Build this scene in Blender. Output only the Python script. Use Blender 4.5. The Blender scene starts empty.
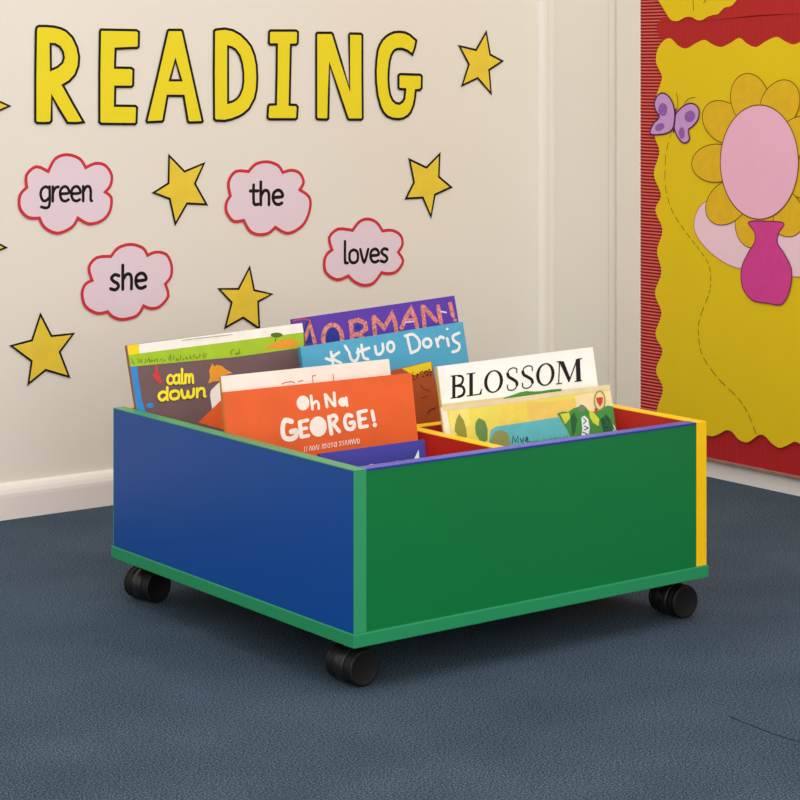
import bpy, bmesh, math, random
from mathutils import Vector
from mathutils.geometry import tessellate_polygon

scene = bpy.context.scene
COL = scene.collection

# ------------------------------------------------------------------ traced outlines, in metres on each sheet's own plane
SHEETS = {
 'R': ({'O':(0,3.0013,0),'A':(1,0,0),'B':(0,0,1)}, [
  ('P','letter_yellow',[(1.52871,0.76346),(1.52985,0.76912),(1.53383,0.77123),(1.54637,0.77139),(1.56069,0.77054),(1.5722,0.7681),(1.58202,0.76407),(1.59362,0.75382),(1.60177,0.73829),(1.60527,0.72269),(1.6041,0.70811),(1.59827,0.69407),(1.58782,0.6837),(1.57624,0.67752),(1.59478,0.64731),(1.61345,0.61794),(1.59944,0.61658),(1.58434,0.61732),(1.56932,0.63927),(1.55667,0.66005),(1.5561,0.62084),(1.55266,0.61779),(1.54066,0.61746),(1.53042,0.61812),(1.52758,0.62073),(1.52758,0.69414)],[[(1.55438,0.74312),(1.56241,0.74267),(1.57105,0.73808),(1.57624,0.73034),(1.57797,0.72155),(1.57509,0.71325),(1.56644,0.70651),(1.55495,0.70185)]],0),
  ('R','ink',[(1.52871,0.76346),(1.52985,0.76912),(1.53383,0.77123),(1.54637,0.77139),(1.56069,0.77054),(1.5722,0.7681),(1.58202,0.76407),(1.59362,0.75382),(1.60177,0.73829),(1.60527,0.72269),(1.6041,0.70811),(1.59827,0.69407),(1.58782,0.6837),(1.57624,0.67752),(1.59478,0.64731),(1.61345,0.61794),(1.59944,0.61658),(1.58434,0.61732),(1.56932,0.63927),(1.55667,0.66005),(1.5561,0.62084),(1.55266,0.61779),(1.54066,0.61746),(1.53042,0.61812),(1.52758,0.62073),(1.52758,0.69414)],0.00411,1,0),
  ('R','ink',[(1.55438,0.74312),(1.56241,0.74267),(1.57105,0.73808),(1.57624,0.73034),(1.57797,0.72155),(1.57509,0.71325),(1.56644,0.70651),(1.55495,0.70185)],0.00381,1,0),
 ]),
 'E': ({'O':(0,3.0013,0),'A':(1,0,0),'B':(0,0,1)}, [
  ('P','letter_yellow',[(1.64287,0.76425),(1.64464,0.76689),(1.67499,0.76672),(1.70989,0.7666),(1.71474,0.764),(1.71414,0.74011),(1.71171,0.73798),(1.6714,0.73613),(1.67021,0.70558),(1.70022,0.70508),(1.70445,0.70243),(1.70384,0.677),(1.70082,0.67437),(1.6708,0.6745),(1.67021,0.64396),(1.70808,0.64306),(1.7111,0.64038),(1.70989,0.61547),(1.70747,0.61338),(1.64523,0.61485),(1.64169,0.61752),(1.64169,0.69402)],[],0),
  ('R','ink',[(1.64287,0.76425),(1.64464,0.76689),(1.67499,0.76672),(1.70989,0.7666),(1.71474,0.764),(1.71414,0.74011),(1.71171,0.73798),(1.6714,0.73613),(1.67021,0.70558),(1.70022,0.70508),(1.70445,0.70243),(1.70384,0.677),(1.70082,0.67437),(1.6708,0.6745),(1.67021,0.64396),(1.70808,0.64306),(1.7111,0.64038),(1.70989,0.61547),(1.70747,0.61338),(1.64523,0.61485),(1.64169,0.61752),(1.64169,0.69402)],0.00419,1,0),
 ]),
 'A': ({'O':(0,3.0013,0),'A':(1,0,0),'B':(0,0,1)}, [
  ('P','letter_yellow',[(1.76862,0.76621),(1.7711,0.76785),(1.7947,0.76813),(1.79719,0.766),(1.81598,0.69384),(1.83615,0.61631),(1.83362,0.61472),(1.8097,0.61453),(1.8072,0.61672),(1.79907,0.65885),(1.76862,0.65906),(1.7606,0.619),(1.75813,0.61689),(1.73056,0.61623),(1.72873,0.61838),(1.74891,0.69124)],[[(1.78349,0.71804),(1.7947,0.68471),(1.77295,0.68477)]],0),
  ('R','ink',[(1.76862,0.76621),(1.7711,0.76785),(1.7947,0.76813),(1.79719,0.766),(1.81598,0.69384),(1.83615,0.61631),(1.83362,0.61472),(1.8097,0.61453),(1.8072,0.61672),(1.79907,0.65885),(1.76862,0.65906),(1.7606,0.619),(1.75813,0.61689),(1.73056,0.61623),(1.72873,0.61838),(1.74891,0.69124)],0.00429,1,0),
  ('R','ink',[(1.78349,0.71804),(1.7947,0.68471),(1.77295,0.68477)],0.00397,1,0),
 ]),
 'D': ({'O':(0,3.0013,0),'A':(1,0,0),'B':(0,0,1)}, [
  ('P','letter_yellow',[(1.85838,0.76724),(1.86157,0.76945),(1.87949,0.7713),(1.89558,0.76876),(1.91046,0.7618),(1.92282,0.75203),(1.93195,0.74219),(1.93915,0.7268),(1.94308,0.71026),(1.94439,0.68818),(1.94308,0.66887),(1.93915,0.65344),(1.92803,0.63591),(1.91696,0.62779),(1.90852,0.6235),(1.89364,0.61877),(1.87949,0.61624),(1.8622,0.61703),(1.85838,0.6198),(1.85774,0.69379)],[[(1.88591,0.74132),(1.89364,0.73973),(1.9014,0.7354),(1.90917,0.72557),(1.91371,0.71296),(1.91631,0.69648),(1.91631,0.68274),(1.91436,0.67066),(1.90982,0.66081),(1.90398,0.65372),(1.89494,0.64886),(1.88591,0.64675)]],0),
  ('R','ink',[(1.85838,0.76724),(1.86157,0.76945),(1.87949,0.7713),(1.89558,0.76876),(1.91046,0.7618),(1.92282,0.75203),(1.93195,0.74219),(1.93915,0.7268),(1.94308,0.71026),(1.94439,0.68818),(1.94308,0.66887),(1.93915,0.65344),(1.92803,0.63591),(1.91696,0.62779),(1.90852,0.6235),(1.89364,0.61877),(1.87949,0.61624),(1.8622,0.61703),(1.85838,0.6198),(1.85774,0.69379)],0.00435,1,0),
  ('R','ink',[(1.88591,0.74132),(1.89364,0.73973),(1.9014,0.7354),(1.90917,0.72557),(1.91371,0.71296),(1.91631,0.69648),(1.91631,0.68274),(1.91436,0.67066),(1.90982,0.66081),(1.90398,0.65372),(1.89494,0.64886),(1.88591,0.64675)],0.00404,1,0),
 ]),
 'I': ({'O':(0,3.0013,0),'A':(1,0,0),'B':(0,0,1)}, [
  ('P','letter_yellow',[(1.96828,0.76684),(1.97093,0.76909),(2.02369,0.7697),(2.02774,0.76694),(2.02707,0.74791),(2.02437,0.74565),(2.01293,0.745),(2.01159,0.69363),(2.01025,0.64228),(2.02369,0.64159),(2.02707,0.6382),(2.02572,0.61919),(2.02235,0.617),(1.96894,0.61773),(1.96497,0.62056),(1.9663,0.64049),(1.96894,0.64268),(1.9822,0.64311),(1.98353,0.69366),(1.9842,0.74534),(1.97026,0.74524),(1.96762,0.74799)],[],0),
  ('R','ink',[(1.96828,0.76684),(1.97093,0.76909),(2.02369,0.7697),(2.02774,0.76694),(2.02707,0.74791),(2.02437,0.74565),(2.01293,0.745),(2.01159,0.69363),(2.01025,0.64228),(2.02369,0.64159),(2.02707,0.6382),(2.02572,0.61919),(2.02235,0.617),(1.96894,0.61773),(1.96497,0.62056),(1.9663,0.64049),(1.96894,0.64268),(1.9822,0.64311),(1.98353,0.69366),(1.9842,0.74534),(1.97026,0.74524),(1.96762,0.74799)],0.00443,1,0),
 ]),
 'N': ({'O':(0,3.0013,0),'A':(1,0,0),'B':(0,0,1)}, [
  ('P','letter_yellow',[(2.06576,0.76342),(2.06782,0.76626),(2.09805,0.76659),(2.10081,0.76435),(2.11884,0.71625),(2.13697,0.66785),(2.13557,0.76358),(2.13767,0.76588),(2.16155,0.76557),(2.16437,0.76331),(2.16437,0.69347),(2.16507,0.61675),(2.16225,0.6145),(2.13627,0.61486),(2.13277,0.61662),(2.11397,0.66229),(2.09391,0.71222),(2.09253,0.66526),(2.09115,0.61775),(2.0884,0.61552),(2.0685,0.61636),(2.06576,0.61922),(2.06576,0.69357)],[],0),
  ('R','ink',[(2.06576,0.76342),(2.06782,0.76626),(2.09805,0.76659),(2.10081,0.76435),(2.11884,0.71625),(2.13697,0.66785),(2.13557,0.76358),(2.13767,0.76588),(2.16155,0.76557),(2.16437,0.76331),(2.16437,0.69347),(2.16507,0.61675),(2.16225,0.6145),(2.13627,0.61486),(2.13277,0.61662),(2.11397,0.66229),(2.09391,0.71222),(2.09253,0.66526),(2.09115,0.61775),(2.0884,0.61552),(2.0685,0.61636),(2.06576,0.61922),(2.06576,0.69357)],0.00451,1,0),
 ]),
 'G': ({'O':(0,3.0013,0),'A':(1,0,0),'B':(0,0,1)}, [
  ('P','letter_yellow',[(2.28377,0.75461),(2.28084,0.74292),(2.27499,0.72948),(2.26331,0.7364),(2.25095,0.73982),(2.24008,0.73917),(2.23286,0.73565),(2.22782,0.7281),(2.22422,0.71768),(2.22206,0.70207),(2.22134,0.68474),(2.22278,0.66914),(2.22566,0.65698),(2.2307,0.64827),(2.23792,0.64299),(2.24587,0.64176),(2.2524,0.64518),(2.25676,0.65096),(2.25894,0.66721),(2.24732,0.66785),(2.2437,0.67019),(2.2437,0.69222),(2.24732,0.69454),(2.29258,0.69333),(2.29626,0.69041),(2.29553,0.66936),(2.29185,0.66587),(2.28231,0.66534),(2.28084,0.65252),(2.27791,0.63971),(2.27133,0.62638),(2.26477,0.62006),(2.25458,0.61554),(2.2437,0.61395),(2.2307,0.61529),(2.21847,0.6195),(2.20986,0.6271),(2.20414,0.63696),(2.19771,0.65602),(2.19415,0.67906),(2.19344,0.69919),(2.19486,0.71932),(2.19771,0.7366),(2.20199,0.74642),(2.20843,0.75511),(2.21631,0.76153),(2.22566,0.76625),(2.23503,0.76924),(2.24587,0.76994),(2.25821,0.76892),(2.26914,0.76496)],[],0),
  ('R','ink',[(2.28377,0.75461),(2.28084,0.74292),(2.27499,0.72948),(2.26331,0.7364),(2.25095,0.73982),(2.24008,0.73917),(2.23286,0.73565),(2.22782,0.7281),(2.22422,0.71768),(2.22206,0.70207),(2.22134,0.68474),(2.22278,0.66914),(2.22566,0.65698),(2.2307,0.64827),(2.23792,0.64299),(2.24587,0.64176),(2.2524,0.64518),(2.25676,0.65096),(2.25894,0.66721),(2.24732,0.66785),(2.2437,0.67019),(2.2437,0.69222),(2.24732,0.69454),(2.29258,0.69333),(2.29626,0.69041),(2.29553,0.66936),(2.29185,0.66587),(2.28231,0.66534),(2.28084,0.65252),(2.27791,0.63971),(2.27133,0.62638),(2.26477,0.62006),(2.25458,0.61554),(2.2437,0.61395),(2.2307,0.61529),(2.21847,0.6195),(2.20986,0.6271),(2.20414,0.63696),(2.19771,0.65602),(2.19415,0.67906),(2.19344,0.69919),(2.19486,0.71932),(2.19771,0.7366),(2.20199,0.74642),(2.20843,0.75511),(2.21631,0.76153),(2.22566,0.76625),(2.23503,0.76924),(2.24587,0.76994),(2.25821,0.76892),(2.26914,0.76496)],0.00467,1,0),
 ]),
 'star_G': ({'O':(0,3.0013,0),'A':(1,0,0),'B':(0,0,1)}, [
  ('P','star_yellow',[(2.44547,0.77158),(2.45474,0.73032),(2.48427,0.71842),(2.45242,0.70215),(2.45706,0.65898),(2.42548,0.68723),(2.38889,0.67365),(2.40484,0.71225),(2.38283,0.7454),(2.42164,0.73852)],[],0),
  ('R','ink',[(2.44547,0.77158),(2.45474,0.73032),(2.48427,0.71842),(2.45242,0.70215),(2.45706,0.65898),(2.42548,0.68723),(2.38889,0.67365),(2.40484,0.71225),(2.38283,0.7454),(2.42164,0.73852)],0.00405,1,0),
 ]),
 'star_loves': ({'O':(0,3.0013,0),'A':(1,0,0),'B':(0,0,1)}, [
  ('P','star_yellow',[(2.33712,0.54983),(2.33489,0.5087),(2.36333,0.48893),(2.32596,0.47666),(2.31705,0.43767),(2.29858,0.47236),(2.26051,0.47199),(2.27875,0.50048),(2.26852,0.54156),(2.3067,0.52595)],[],0),
  ('R','ink',[(2.33712,0.54983),(2.33489,0.5087),(2.36333,0.48893),(2.32596,0.47666),(2.31705,0.43767),(2.29858,0.47236),(2.26051,0.47199),(2.27875,0.50048),(2.26852,0.54156),(2.3067,0.52595)],0.00398,1,0),
 ]),
 'star_green': ({'O':(0,3.0013,0),'A':(1,0,0),'B':(0,0,1)}, [
  ('P','star_yellow',[(1.77171,0.56053),(1.80094,0.53343),(1.83868,0.5459),(1.82101,0.51285),(1.84375,0.47739),(1.80594,0.48044),(1.78349,0.44745),(1.77295,0.4892),(1.74217,0.50045),(1.77048,0.51501)],[],0),
  ('R','ink',[(1.77171,0.56053),(1.80094,0.53343),(1.83868,0.5459),(1.82101,0.51285),(1.84375,0.47739),(1.80594,0.48044),(1.78349,0.44745),(1.77295,0.4892),(1.74217,0.50045),(1.77048,0.51501)],0.00363,1,0),
 ]),
 'star_low': ({'O':(0,3.0013,0),'A':(1,0,0),'B':(0,0,1)}, [
  ('P','star_yellow',[(1.53667,0.31475),(1.5561,0.27935),(1.59478,0.28006),(1.57047,0.25291),(1.58724,0.21213),(1.5458,0.22656),(1.51568,0.2071),(1.52134,0.24249),(1.4859,0.26937),(1.52191,0.27526)],[],0),
  ('R','ink',[(1.53667,0.31475),(1.5561,0.27935),(1.59478,0.28006),(1.57047,0.25291),(1.58724,0.21213),(1.5458,0.22656),(1.51568,0.2071),(1.52134,0.24249),(1.4859,0.26937),(1.52191,0.27526)],0.00348,1,0),
 ]),
 'star_mid': ({'O':(0,3.0013,0),'A':(1,0,0),'B':(0,0,1)}, [
  ('P','star_yellow',[(1.92895,0.36733),(1.9381,0.32821),(1.97368,0.31933),(1.94597,0.30839),(1.9486,0.26237),(1.91592,0.28345),(1.88039,0.26902),(1.89326,0.31022),(1.86821,0.33476),(1.90683,0.33236)],[],0),
  ('R','ink',[(1.92895,0.36733),(1.9381,0.32821),(1.97368,0.31933),(1.94597,0.30839),(1.9486,0.26237),(1.91592,0.28345),(1.88039,0.26902),(1.89326,0.31022),(1.86821,0.33476),(1.90683,0.33236)],0.00373,1,0),
 ]),
 'star_edge_top': ({'O':(0,3.0013,0),'A':(1,0,0),'B':(0,0,1)}, [
  ('P','star_yellow',[(1.48293,0.64522),(1.45467,0.63407),(1.45224,0.60315),(1.43252,0.62729),(1.40329,0.62005),(1.41891,0.64585),(1.40329,0.67197),(1.4325,0.66415),(1.45223,0.68791),(1.45466,0.65695)],[],0),
  ('R','ink',[(1.48293,0.64522),(1.45467,0.63407),(1.45224,0.60315),(1.43252,0.62729),(1.40329,0.62005),(1.41891,0.64585),(1.40329,0.67197),(1.4325,0.66415),(1.45223,0.68791),(1.45466,0.65695)],0.00345,1,0),
 ]),
 'star_edge_mid': ({'O':(0,3.0013,0),'A':(1,0,0),'B':(0,0,1)}, [
  ('P','star_yellow',[(1.47687,0.42383),(1.44702,0.41499),(1.44293,0.38326),(1.42374,0.41004),(1.39317,0.40531),(1.41064,0.43046),(1.39581,0.45894),(1.42567,0.44811),(1.44728,0.47084),(1.44822,0.43863)],[],0),
  ('R','ink',[(1.47687,0.42383),(1.44702,0.41499),(1.44293,0.38326),(1.42374,0.41004),(1.39317,0.40531),(1.41064,0.43046),(1.39581,0.45894),(1.42567,0.44811),(1.44728,0.47084),(1.44822,0.43863)],0.00344,1,0),
 ]),
 'cloud_green': ({'O':(0,3.0013,0),'A':(1,0,0),'B':(0,0,1)}, [
  ('P','cloud_pink',[(1.55037,0.54062),(1.55311,0.54617),(1.55717,0.55393),(1.56241,0.56042),(1.56872,0.56397),(1.57605,0.56603),(1.58376,0.56663),(1.59158,0.56548),(1.59957,0.56284),(1.60644,0.55931),(1.6112,0.55458),(1.61463,0.54905),(1.61696,0.54497),(1.62147,0.54694),(1.62792,0.54962),(1.6346,0.55128),(1.64066,0.55128),(1.64674,0.5502),(1.65235,0.54767),(1.65723,0.5433),(1.66148,0.53757),(1.66424,0.53156),(1.66477,0.52584),(1.66374,0.52004),(1.66186,0.51481),(1.6589,0.51059),(1.65514,0.50708),(1.65235,0.50462),(1.65575,0.50254),(1.66042,0.49939),(1.66364,0.49476),(1.66413,0.48812),(1.66306,0.48014),(1.66067,0.47279),(1.65714,0.46719),(1.65239,0.46244),(1.64642,0.45868),(1.63918,0.45602),(1.63093,0.45444),(1.62283,0.45446),(1.61526,0.45715),(1.60808,0.46143),(1.60294,0.4647),(1.60082,0.46089),(1.59758,0.45552),(1.59246,0.45059),(1.5849,0.44661),(1.57564,0.44321),(1.56644,0.44193),(1.55812,0.44393),(1.55012,0.44806),(1.54351,0.45277),(1.53932,0.4579),(1.53669,0.46347),(1.53496,0.46755),(1.52966,0.46755),(1.52219,0.46773),(1.51512,0.4694),(1.50953,0.47316),(1.50456,0.47833),(1.50103,0.4843),(1.49956,0.49094),(1.49962,0.49821),(1.50103,0.50474),(1.50449,0.50971),(1.50926,0.51377),(1.51286,0.5166),(1.51208,0.52183),(1.51121,0.52921),(1.5123,0.53608),(1.51645,0.54157),(1.52253,0.54637),(1.52928,0.54892),(1.5367,0.54746),(1.54459,0.54364)],[],0),
  ('R','cloud_red',[(1.55037,0.54062),(1.55311,0.54617),(1.55717,0.55393),(1.56241,0.56042),(1.56872,0.56397),(1.57605,0.56603),(1.58376,0.56663),(1.59158,0.56548),(1.59957,0.56284),(1.60644,0.55931),(1.6112,0.55458),(1.61463,0.54905),(1.61696,0.54497),(1.62147,0.54694),(1.62792,0.54962),(1.6346,0.55128),(1.64066,0.55128),(1.64674,0.5502),(1.65235,0.54767),(1.65723,0.5433),(1.66148,0.53757),(1.66424,0.53156),(1.66477,0.52584),(1.66374,0.52004),(1.66186,0.51481),(1.6589,0.51059),(1.65514,0.50708),(1.65235,0.50462),(1.65575,0.50254),(1.66042,0.49939),(1.66364,0.49476),(1.66413,0.48812),(1.66306,0.48014),(1.66067,0.47279),(1.65714,0.46719),(1.65239,0.46244),(1.64642,0.45868),(1.63918,0.45602),(1.63093,0.45444),(1.62283,0.45446),(1.61526,0.45715),(1.60808,0.46143),(1.60294,0.4647),(1.60082,0.46089),(1.59758,0.45552),(1.59246,0.45059),(1.5849,0.44661),(1.57564,0.44321),(1.56644,0.44193),(1.55812,0.44393),(1.55012,0.44806),(1.54351,0.45277),(1.53932,0.4579),(1.53669,0.46347),(1.53496,0.46755),(1.52966,0.46755),(1.52219,0.46773),(1.51512,0.4694),(1.50953,0.47316),(1.50456,0.47833),(1.50103,0.4843),(1.49956,0.49094),(1.49962,0.49821),(1.50103,0.50474),(1.50449,0.50971),(1.50926,0.51377),(1.51286,0.5166),(1.51208,0.52183),(1.51121,0.52921),(1.5123,0.53608),(1.51645,0.54157),(1.52253,0.54637),(1.52928,0.54892),(1.5367,0.54746),(1.54459,0.54364)],0.00508,1,0),
  ('R','ink',[(1.55219,0.51339),(1.5461,0.51678),(1.53902,0.51279),(1.53701,0.50429),(1.54054,0.49565),(1.5461,0.49457),(1.55219,0.49926)],0.00476,0,1),
  ('R','ink',[(1.55269,0.51662),(1.55269,0.48998),(1.54813,0.48317),(1.53801,0.48509)],0.00476,0,1),
  ('R','ink',[(1.55828,0.51649),(1.55828,0.4933)],0.00477,0,0),
  ('R','ink',[(1.55828,0.50605),(1.56261,0.51407),(1.56847,0.51578)],0.00477,0,1),
  ('R','ink',[(1.57179,0.50454),(1.58665,0.50555),(1.58459,0.51353),(1.57895,0.51599),(1.57281,0.51196),(1.57128,0.50339),(1.57435,0.49517),(1.58049,0.49267),(1.58614,0.49485)],0.00478,0,1),
  ('R','ink',[(1.59179,0.50402),(1.60676,0.50503),(1.60469,0.51304),(1.59901,0.51551),(1.59282,0.51146),(1.59128,0.50287),(1.59437,0.49462),(1.60055,0.49211),(1.60624,0.49429)],0.00479,0,1),
  ('R','ink',[(1.61245,0.51519),(1.61245,0.49177)],0.00481,0,0),
  ('R','ink',[(1.61245,0.50582),(1.61764,0.51413),(1.62336,0.51423),(1.62597,0.50782),(1.62597,0.49374),(1.62805,0.49133)],0.00481,0,1),
 ]),
 'cloud_she': ({'O':(0,3.0013,0),'A':(1,0,0),'B':(0,0,1)}, [
  ('P','cloud_pink',[(1.66305,0.40011),(1.66606,0.40374),(1.6705,0.40882),(1.67618,0.41312),(1.68299,0.41571),(1.69086,0.41738),(1.69901,0.41779),(1.70712,0.41657),(1.71526,0.41405),(1.72203,0.41081),(1.72623,0.40659),(1.72884,0.40173),(1.73056,0.39814),(1.73448,0.39963),(1.74016,0.40162),(1.74646,0.40264),(1.75303,0.40225),(1.76003,0.40084),(1.76615,0.39787),(1.77055,0.39288),(1.77388,0.3864),(1.77605,0.37965),(1.7768,0.37326),(1.77634,0.36681),(1.77481,0.36095),(1.77164,0.35614),(1.76744,0.35209),(1.7643,0.34925),(1.76651,0.34395),(1.76936,0.33642),(1.76986,0.32909),(1.7662,0.32296),(1.76018,0.31728),(1.75383,0.31302),(1.74811,0.31105),(1.74226,0.3106),(1.73666,0.31098),(1.73147,0.31234),(1.72667,0.31449),(1.72325,0.31614),(1.72069,0.31188),(1.71681,0.30596),(1.7111,0.30104),(1.70291,0.2984),(1.69307,0.29692),(1.68397,0.2966),(1.67705,0.29772),(1.67111,0.29998),(1.66603,0.30261),(1.66209,0.30554),(1.65913,0.30876),(1.6571,0.31111),(1.65232,0.31027),(1.64547,0.30927),(1.63814,0.3098),(1.63077,0.31256),(1.62315,0.31682),(1.61696,0.32221),(1.61328,0.32882),(1.6112,0.33641),(1.61053,0.34349),(1.6115,0.34918),(1.61389,0.35417),(1.61696,0.35821),(1.62087,0.36077),(1.62538,0.36228),(1.62871,0.36325),(1.62647,0.36892),(1.62357,0.37693),(1.62283,0.38449),(1.62558,0.39039),(1.63051,0.39562),(1.63696,0.3994),(1.64562,0.40072),(1.65563,0.40047)],[],0),
  ('R','cloud_red',[(1.66305,0.40011),(1.66606,0.40374),(1.6705,0.40882),(1.67618,0.41312),(1.68299,0.41571),(1.69086,0.41738),(1.69901,0.41779),(1.70712,0.41657),(1.71526,0.41405),(1.72203,0.41081),(1.72623,0.40659),(1.72884,0.40173),(1.73056,0.39814),(1.73448,0.39963),(1.74016,0.40162),(1.74646,0.40264),(1.75303,0.40225),(1.76003,0.40084),(1.76615,0.39787),(1.77055,0.39288),(1.77388,0.3864),(1.77605,0.37965),(1.7768,0.37326),(1.77634,0.36681),(1.77481,0.36095),(1.77164,0.35614),(1.76744,0.35209),(1.7643,0.34925),(1.76651,0.34395),(1.76936,0.33642),(1.76986,0.32909),(1.7662,0.32296),(1.76018,0.31728),(1.75383,0.31302),(1.74811,0.31105),(1.74226,0.3106),(1.73666,0.31098),(1.73147,0.31234),(1.72667,0.31449),(1.72325,0.31614),(1.72069,0.31188),(1.71681,0.30596),(1.7111,0.30104),(1.70291,0.2984),(1.69307,0.29692),(1.68397,0.2966),(1.67705,0.29772),(1.67111,0.29998),(1.66603,0.30261),(1.66209,0.30554),(1.65913,0.30876),(1.6571,0.31111),(1.65232,0.31027),(1.64547,0.30927),(1.63814,0.3098),(1.63077,0.31256),(1.62315,0.31682),(1.61696,0.32221),(1.61328,0.32882),(1.6112,0.33641),(1.61053,0.34349),(1.6115,0.34918),(1.61389,0.35417),(1.61696,0.35821),(1.62087,0.36077),(1.62538,0.36228),(1.62871,0.36325),(1.62647,0.36892),(1.62357,0.37693),(1.62283,0.38449),(1.62558,0.39039),(1.63051,0.39562),(1.63696,0.3994),(1.64562,0.40072),(1.65563,0.40047)],0.00518,1,0),
  ('R','ink',[(1.67762,0.36802),(1.66999,0.37001),(1.6639,0.36518),(1.66755,0.35982),(1.67426,0.35588),(1.67671,0.35051),(1.67121,0.34569),(1.66238,0.34772)],0.00568,0,1),
  ('R','ink',[(1.68467,0.38455),(1.68467,0.34556)],0.00569,0,0),
  ('R','ink',[(1.68467,0.36018),(1.69081,0.36892),(1.69757,0.36913),(1.70065,0.36252),(1.70065,0.34541)],0.00569,0,1),
  ('R','ink',[(1.7093,0.35757),(1.72729,0.35891),(1.7248,0.36727),(1.71797,0.36976),(1.71054,0.36539),(1.70868,0.35635),(1.71239,0.34775),(1.71983,0.34523),(1.72667,0.34762)],0.00571,0,1),
 ]),
 'cloud_the': ({'O':(0,3.0013,0),'A':(1,0,0),'B':(0,0,1)}, [
  ('P','cloud_pink',[(1.92699,0.52981),(1.93036,0.53328),(1.9353,0.53811),(1.94138,0.54209),(1.94837,0.5442),(1.95633,0.54532),(1.96441,0.54536),(1.97215,0.54411),(1.97977,0.54176),(1.98629,0.53868),(1.99084,0.53452),(1.99409,0.52971),(1.99629,0.52616),(2.00094,0.52736),(2.00758,0.52896),(2.01438,0.52954),(2.02056,0.52857),(2.0267,0.52657),(2.03189,0.52344),(2.03567,0.51896),(2.03834,0.51346),(2.03933,0.50808),(2.03751,0.50325),(2.03397,0.49871),(2.03122,0.49546),(2.03688,0.49238),(2.04473,0.48786),(2.05087,0.48243),(2.05335,0.47659),(2.0539,0.47003),(2.05291,0.46268),(2.05043,0.45444),(2.04646,0.44564),(2.04137,0.43789),(2.03527,0.43231),(2.02821,0.42801),(2.0211,0.42479),(2.01489,0.42269),(2.00883,0.42174),(2.00231,0.4223),(1.99467,0.42534),(1.98673,0.42986),(1.98097,0.43329),(1.97782,0.43061),(1.97321,0.42689),(1.96772,0.4239),(1.96162,0.42241),(1.9548,0.42174),(1.94794,0.42205),(1.94156,0.42326),(1.93534,0.42541),(1.9296,0.42897),(1.92462,0.43495),(1.92028,0.44225),(1.91722,0.44767),(1.91185,0.44685),(1.90428,0.44594),(1.89713,0.44688),(1.8915,0.45088),(1.8865,0.45671),(1.88296,0.46278),(1.88163,0.46836),(1.88185,0.47401),(1.88296,0.47917),(1.88521,0.4835),(1.88833,0.48721),(1.89068,0.48983),(1.88903,0.49594),(1.88694,0.5046),(1.88681,0.51292),(1.88973,0.51981),(1.89462,0.52613),(1.90101,0.53056),(1.90964,0.53165),(1.91961,0.53072)],[],0),
  ('R','cloud_red',[(1.92699,0.52981),(1.93036,0.53328),(1.9353,0.53811),(1.94138,0.54209),(1.94837,0.5442),(1.95633,0.54532),(1.96441,0.54536),(1.97215,0.54411),(1.97977,0.54176),(1.98629,0.53868),(1.99084,0.53452),(1.99409,0.52971),(1.99629,0.52616),(2.00094,0.52736),(2.00758,0.52896),(2.01438,0.52954),(2.02056,0.52857),(2.0267,0.52657),(2.03189,0.52344),(2.03567,0.51896),(2.03834,0.51346),(2.03933,0.50808),(2.03751,0.50325),(2.03397,0.49871),(2.03122,0.49546),(2.03688,0.49238),(2.04473,0.48786),(2.05087,0.48243),(2.05335,0.47659),(2.0539,0.47003),(2.05291,0.46268),(2.05043,0.45444),(2.04646,0.44564),(2.04137,0.43789),(2.03527,0.43231),(2.02821,0.42801),(2.0211,0.42479),(2.01489,0.42269),(2.00883,0.42174),(2.00231,0.4223),(1.99467,0.42534),(1.98673,0.42986),(1.98097,0.43329),(1.97782,0.43061),(1.97321,0.42689),(1.96772,0.4239),(1.96162,0.42241),(1.9548,0.42174),(1.94794,0.42205),(1.94156,0.42326),(1.93534,0.42541),(1.9296,0.42897),(1.92462,0.43495),(1.92028,0.44225),(1.91722,0.44767),(1.91185,0.44685),(1.90428,0.44594),(1.89713,0.44688),(1.8915,0.45088),(1.8865,0.45671),(1.88296,0.46278),(1.88163,0.46836),(1.88185,0.47401),(1.88296,0.47917),(1.88521,0.4835),(1.88833,0.48721),(1.89068,0.48983),(1.88903,0.49594),(1.88694,0.5046),(1.88681,0.51292),(1.88973,0.51981),(1.89462,0.52613),(1.90101,0.53056),(1.90964,0.53165),(1.91961,0.53072)],0.00542,1,0),
  ('R','ink',[(1.93693,0.50683),(1.93693,0.48014),(1.93945,0.47378),(1.94669,0.47387)],0.00577,0,1),
  ('R','ink',[(1.93003,0.49676),(1.94574,0.49649)],0.00576,0,0),
  ('R','ink',[(1.95142,0.51146),(1.95142,0.47255)],0.00578,0,0),
  ('R','ink',[(1.95142,0.48715),(1.95774,0.49579),(1.96471,0.49591),(1.96789,0.48927),(1.96789,0.4722)],0.00578,0,1),
  ('R','ink',[(1.97679,0.48422),(1.99532,0.48533),(1.99276,0.49371),(1.98572,0.49628),(1.97806,0.49202),(1.97615,0.48301),(1.97998,0.47439),(1.98764,0.47178),(1.99468,0.47408)],0.00581,0,1),
 ]),
 'cloud_loves': ({'O':(0,3.0013,0),'A':(1,0,0),'B':(0,0,1)}, [
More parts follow.
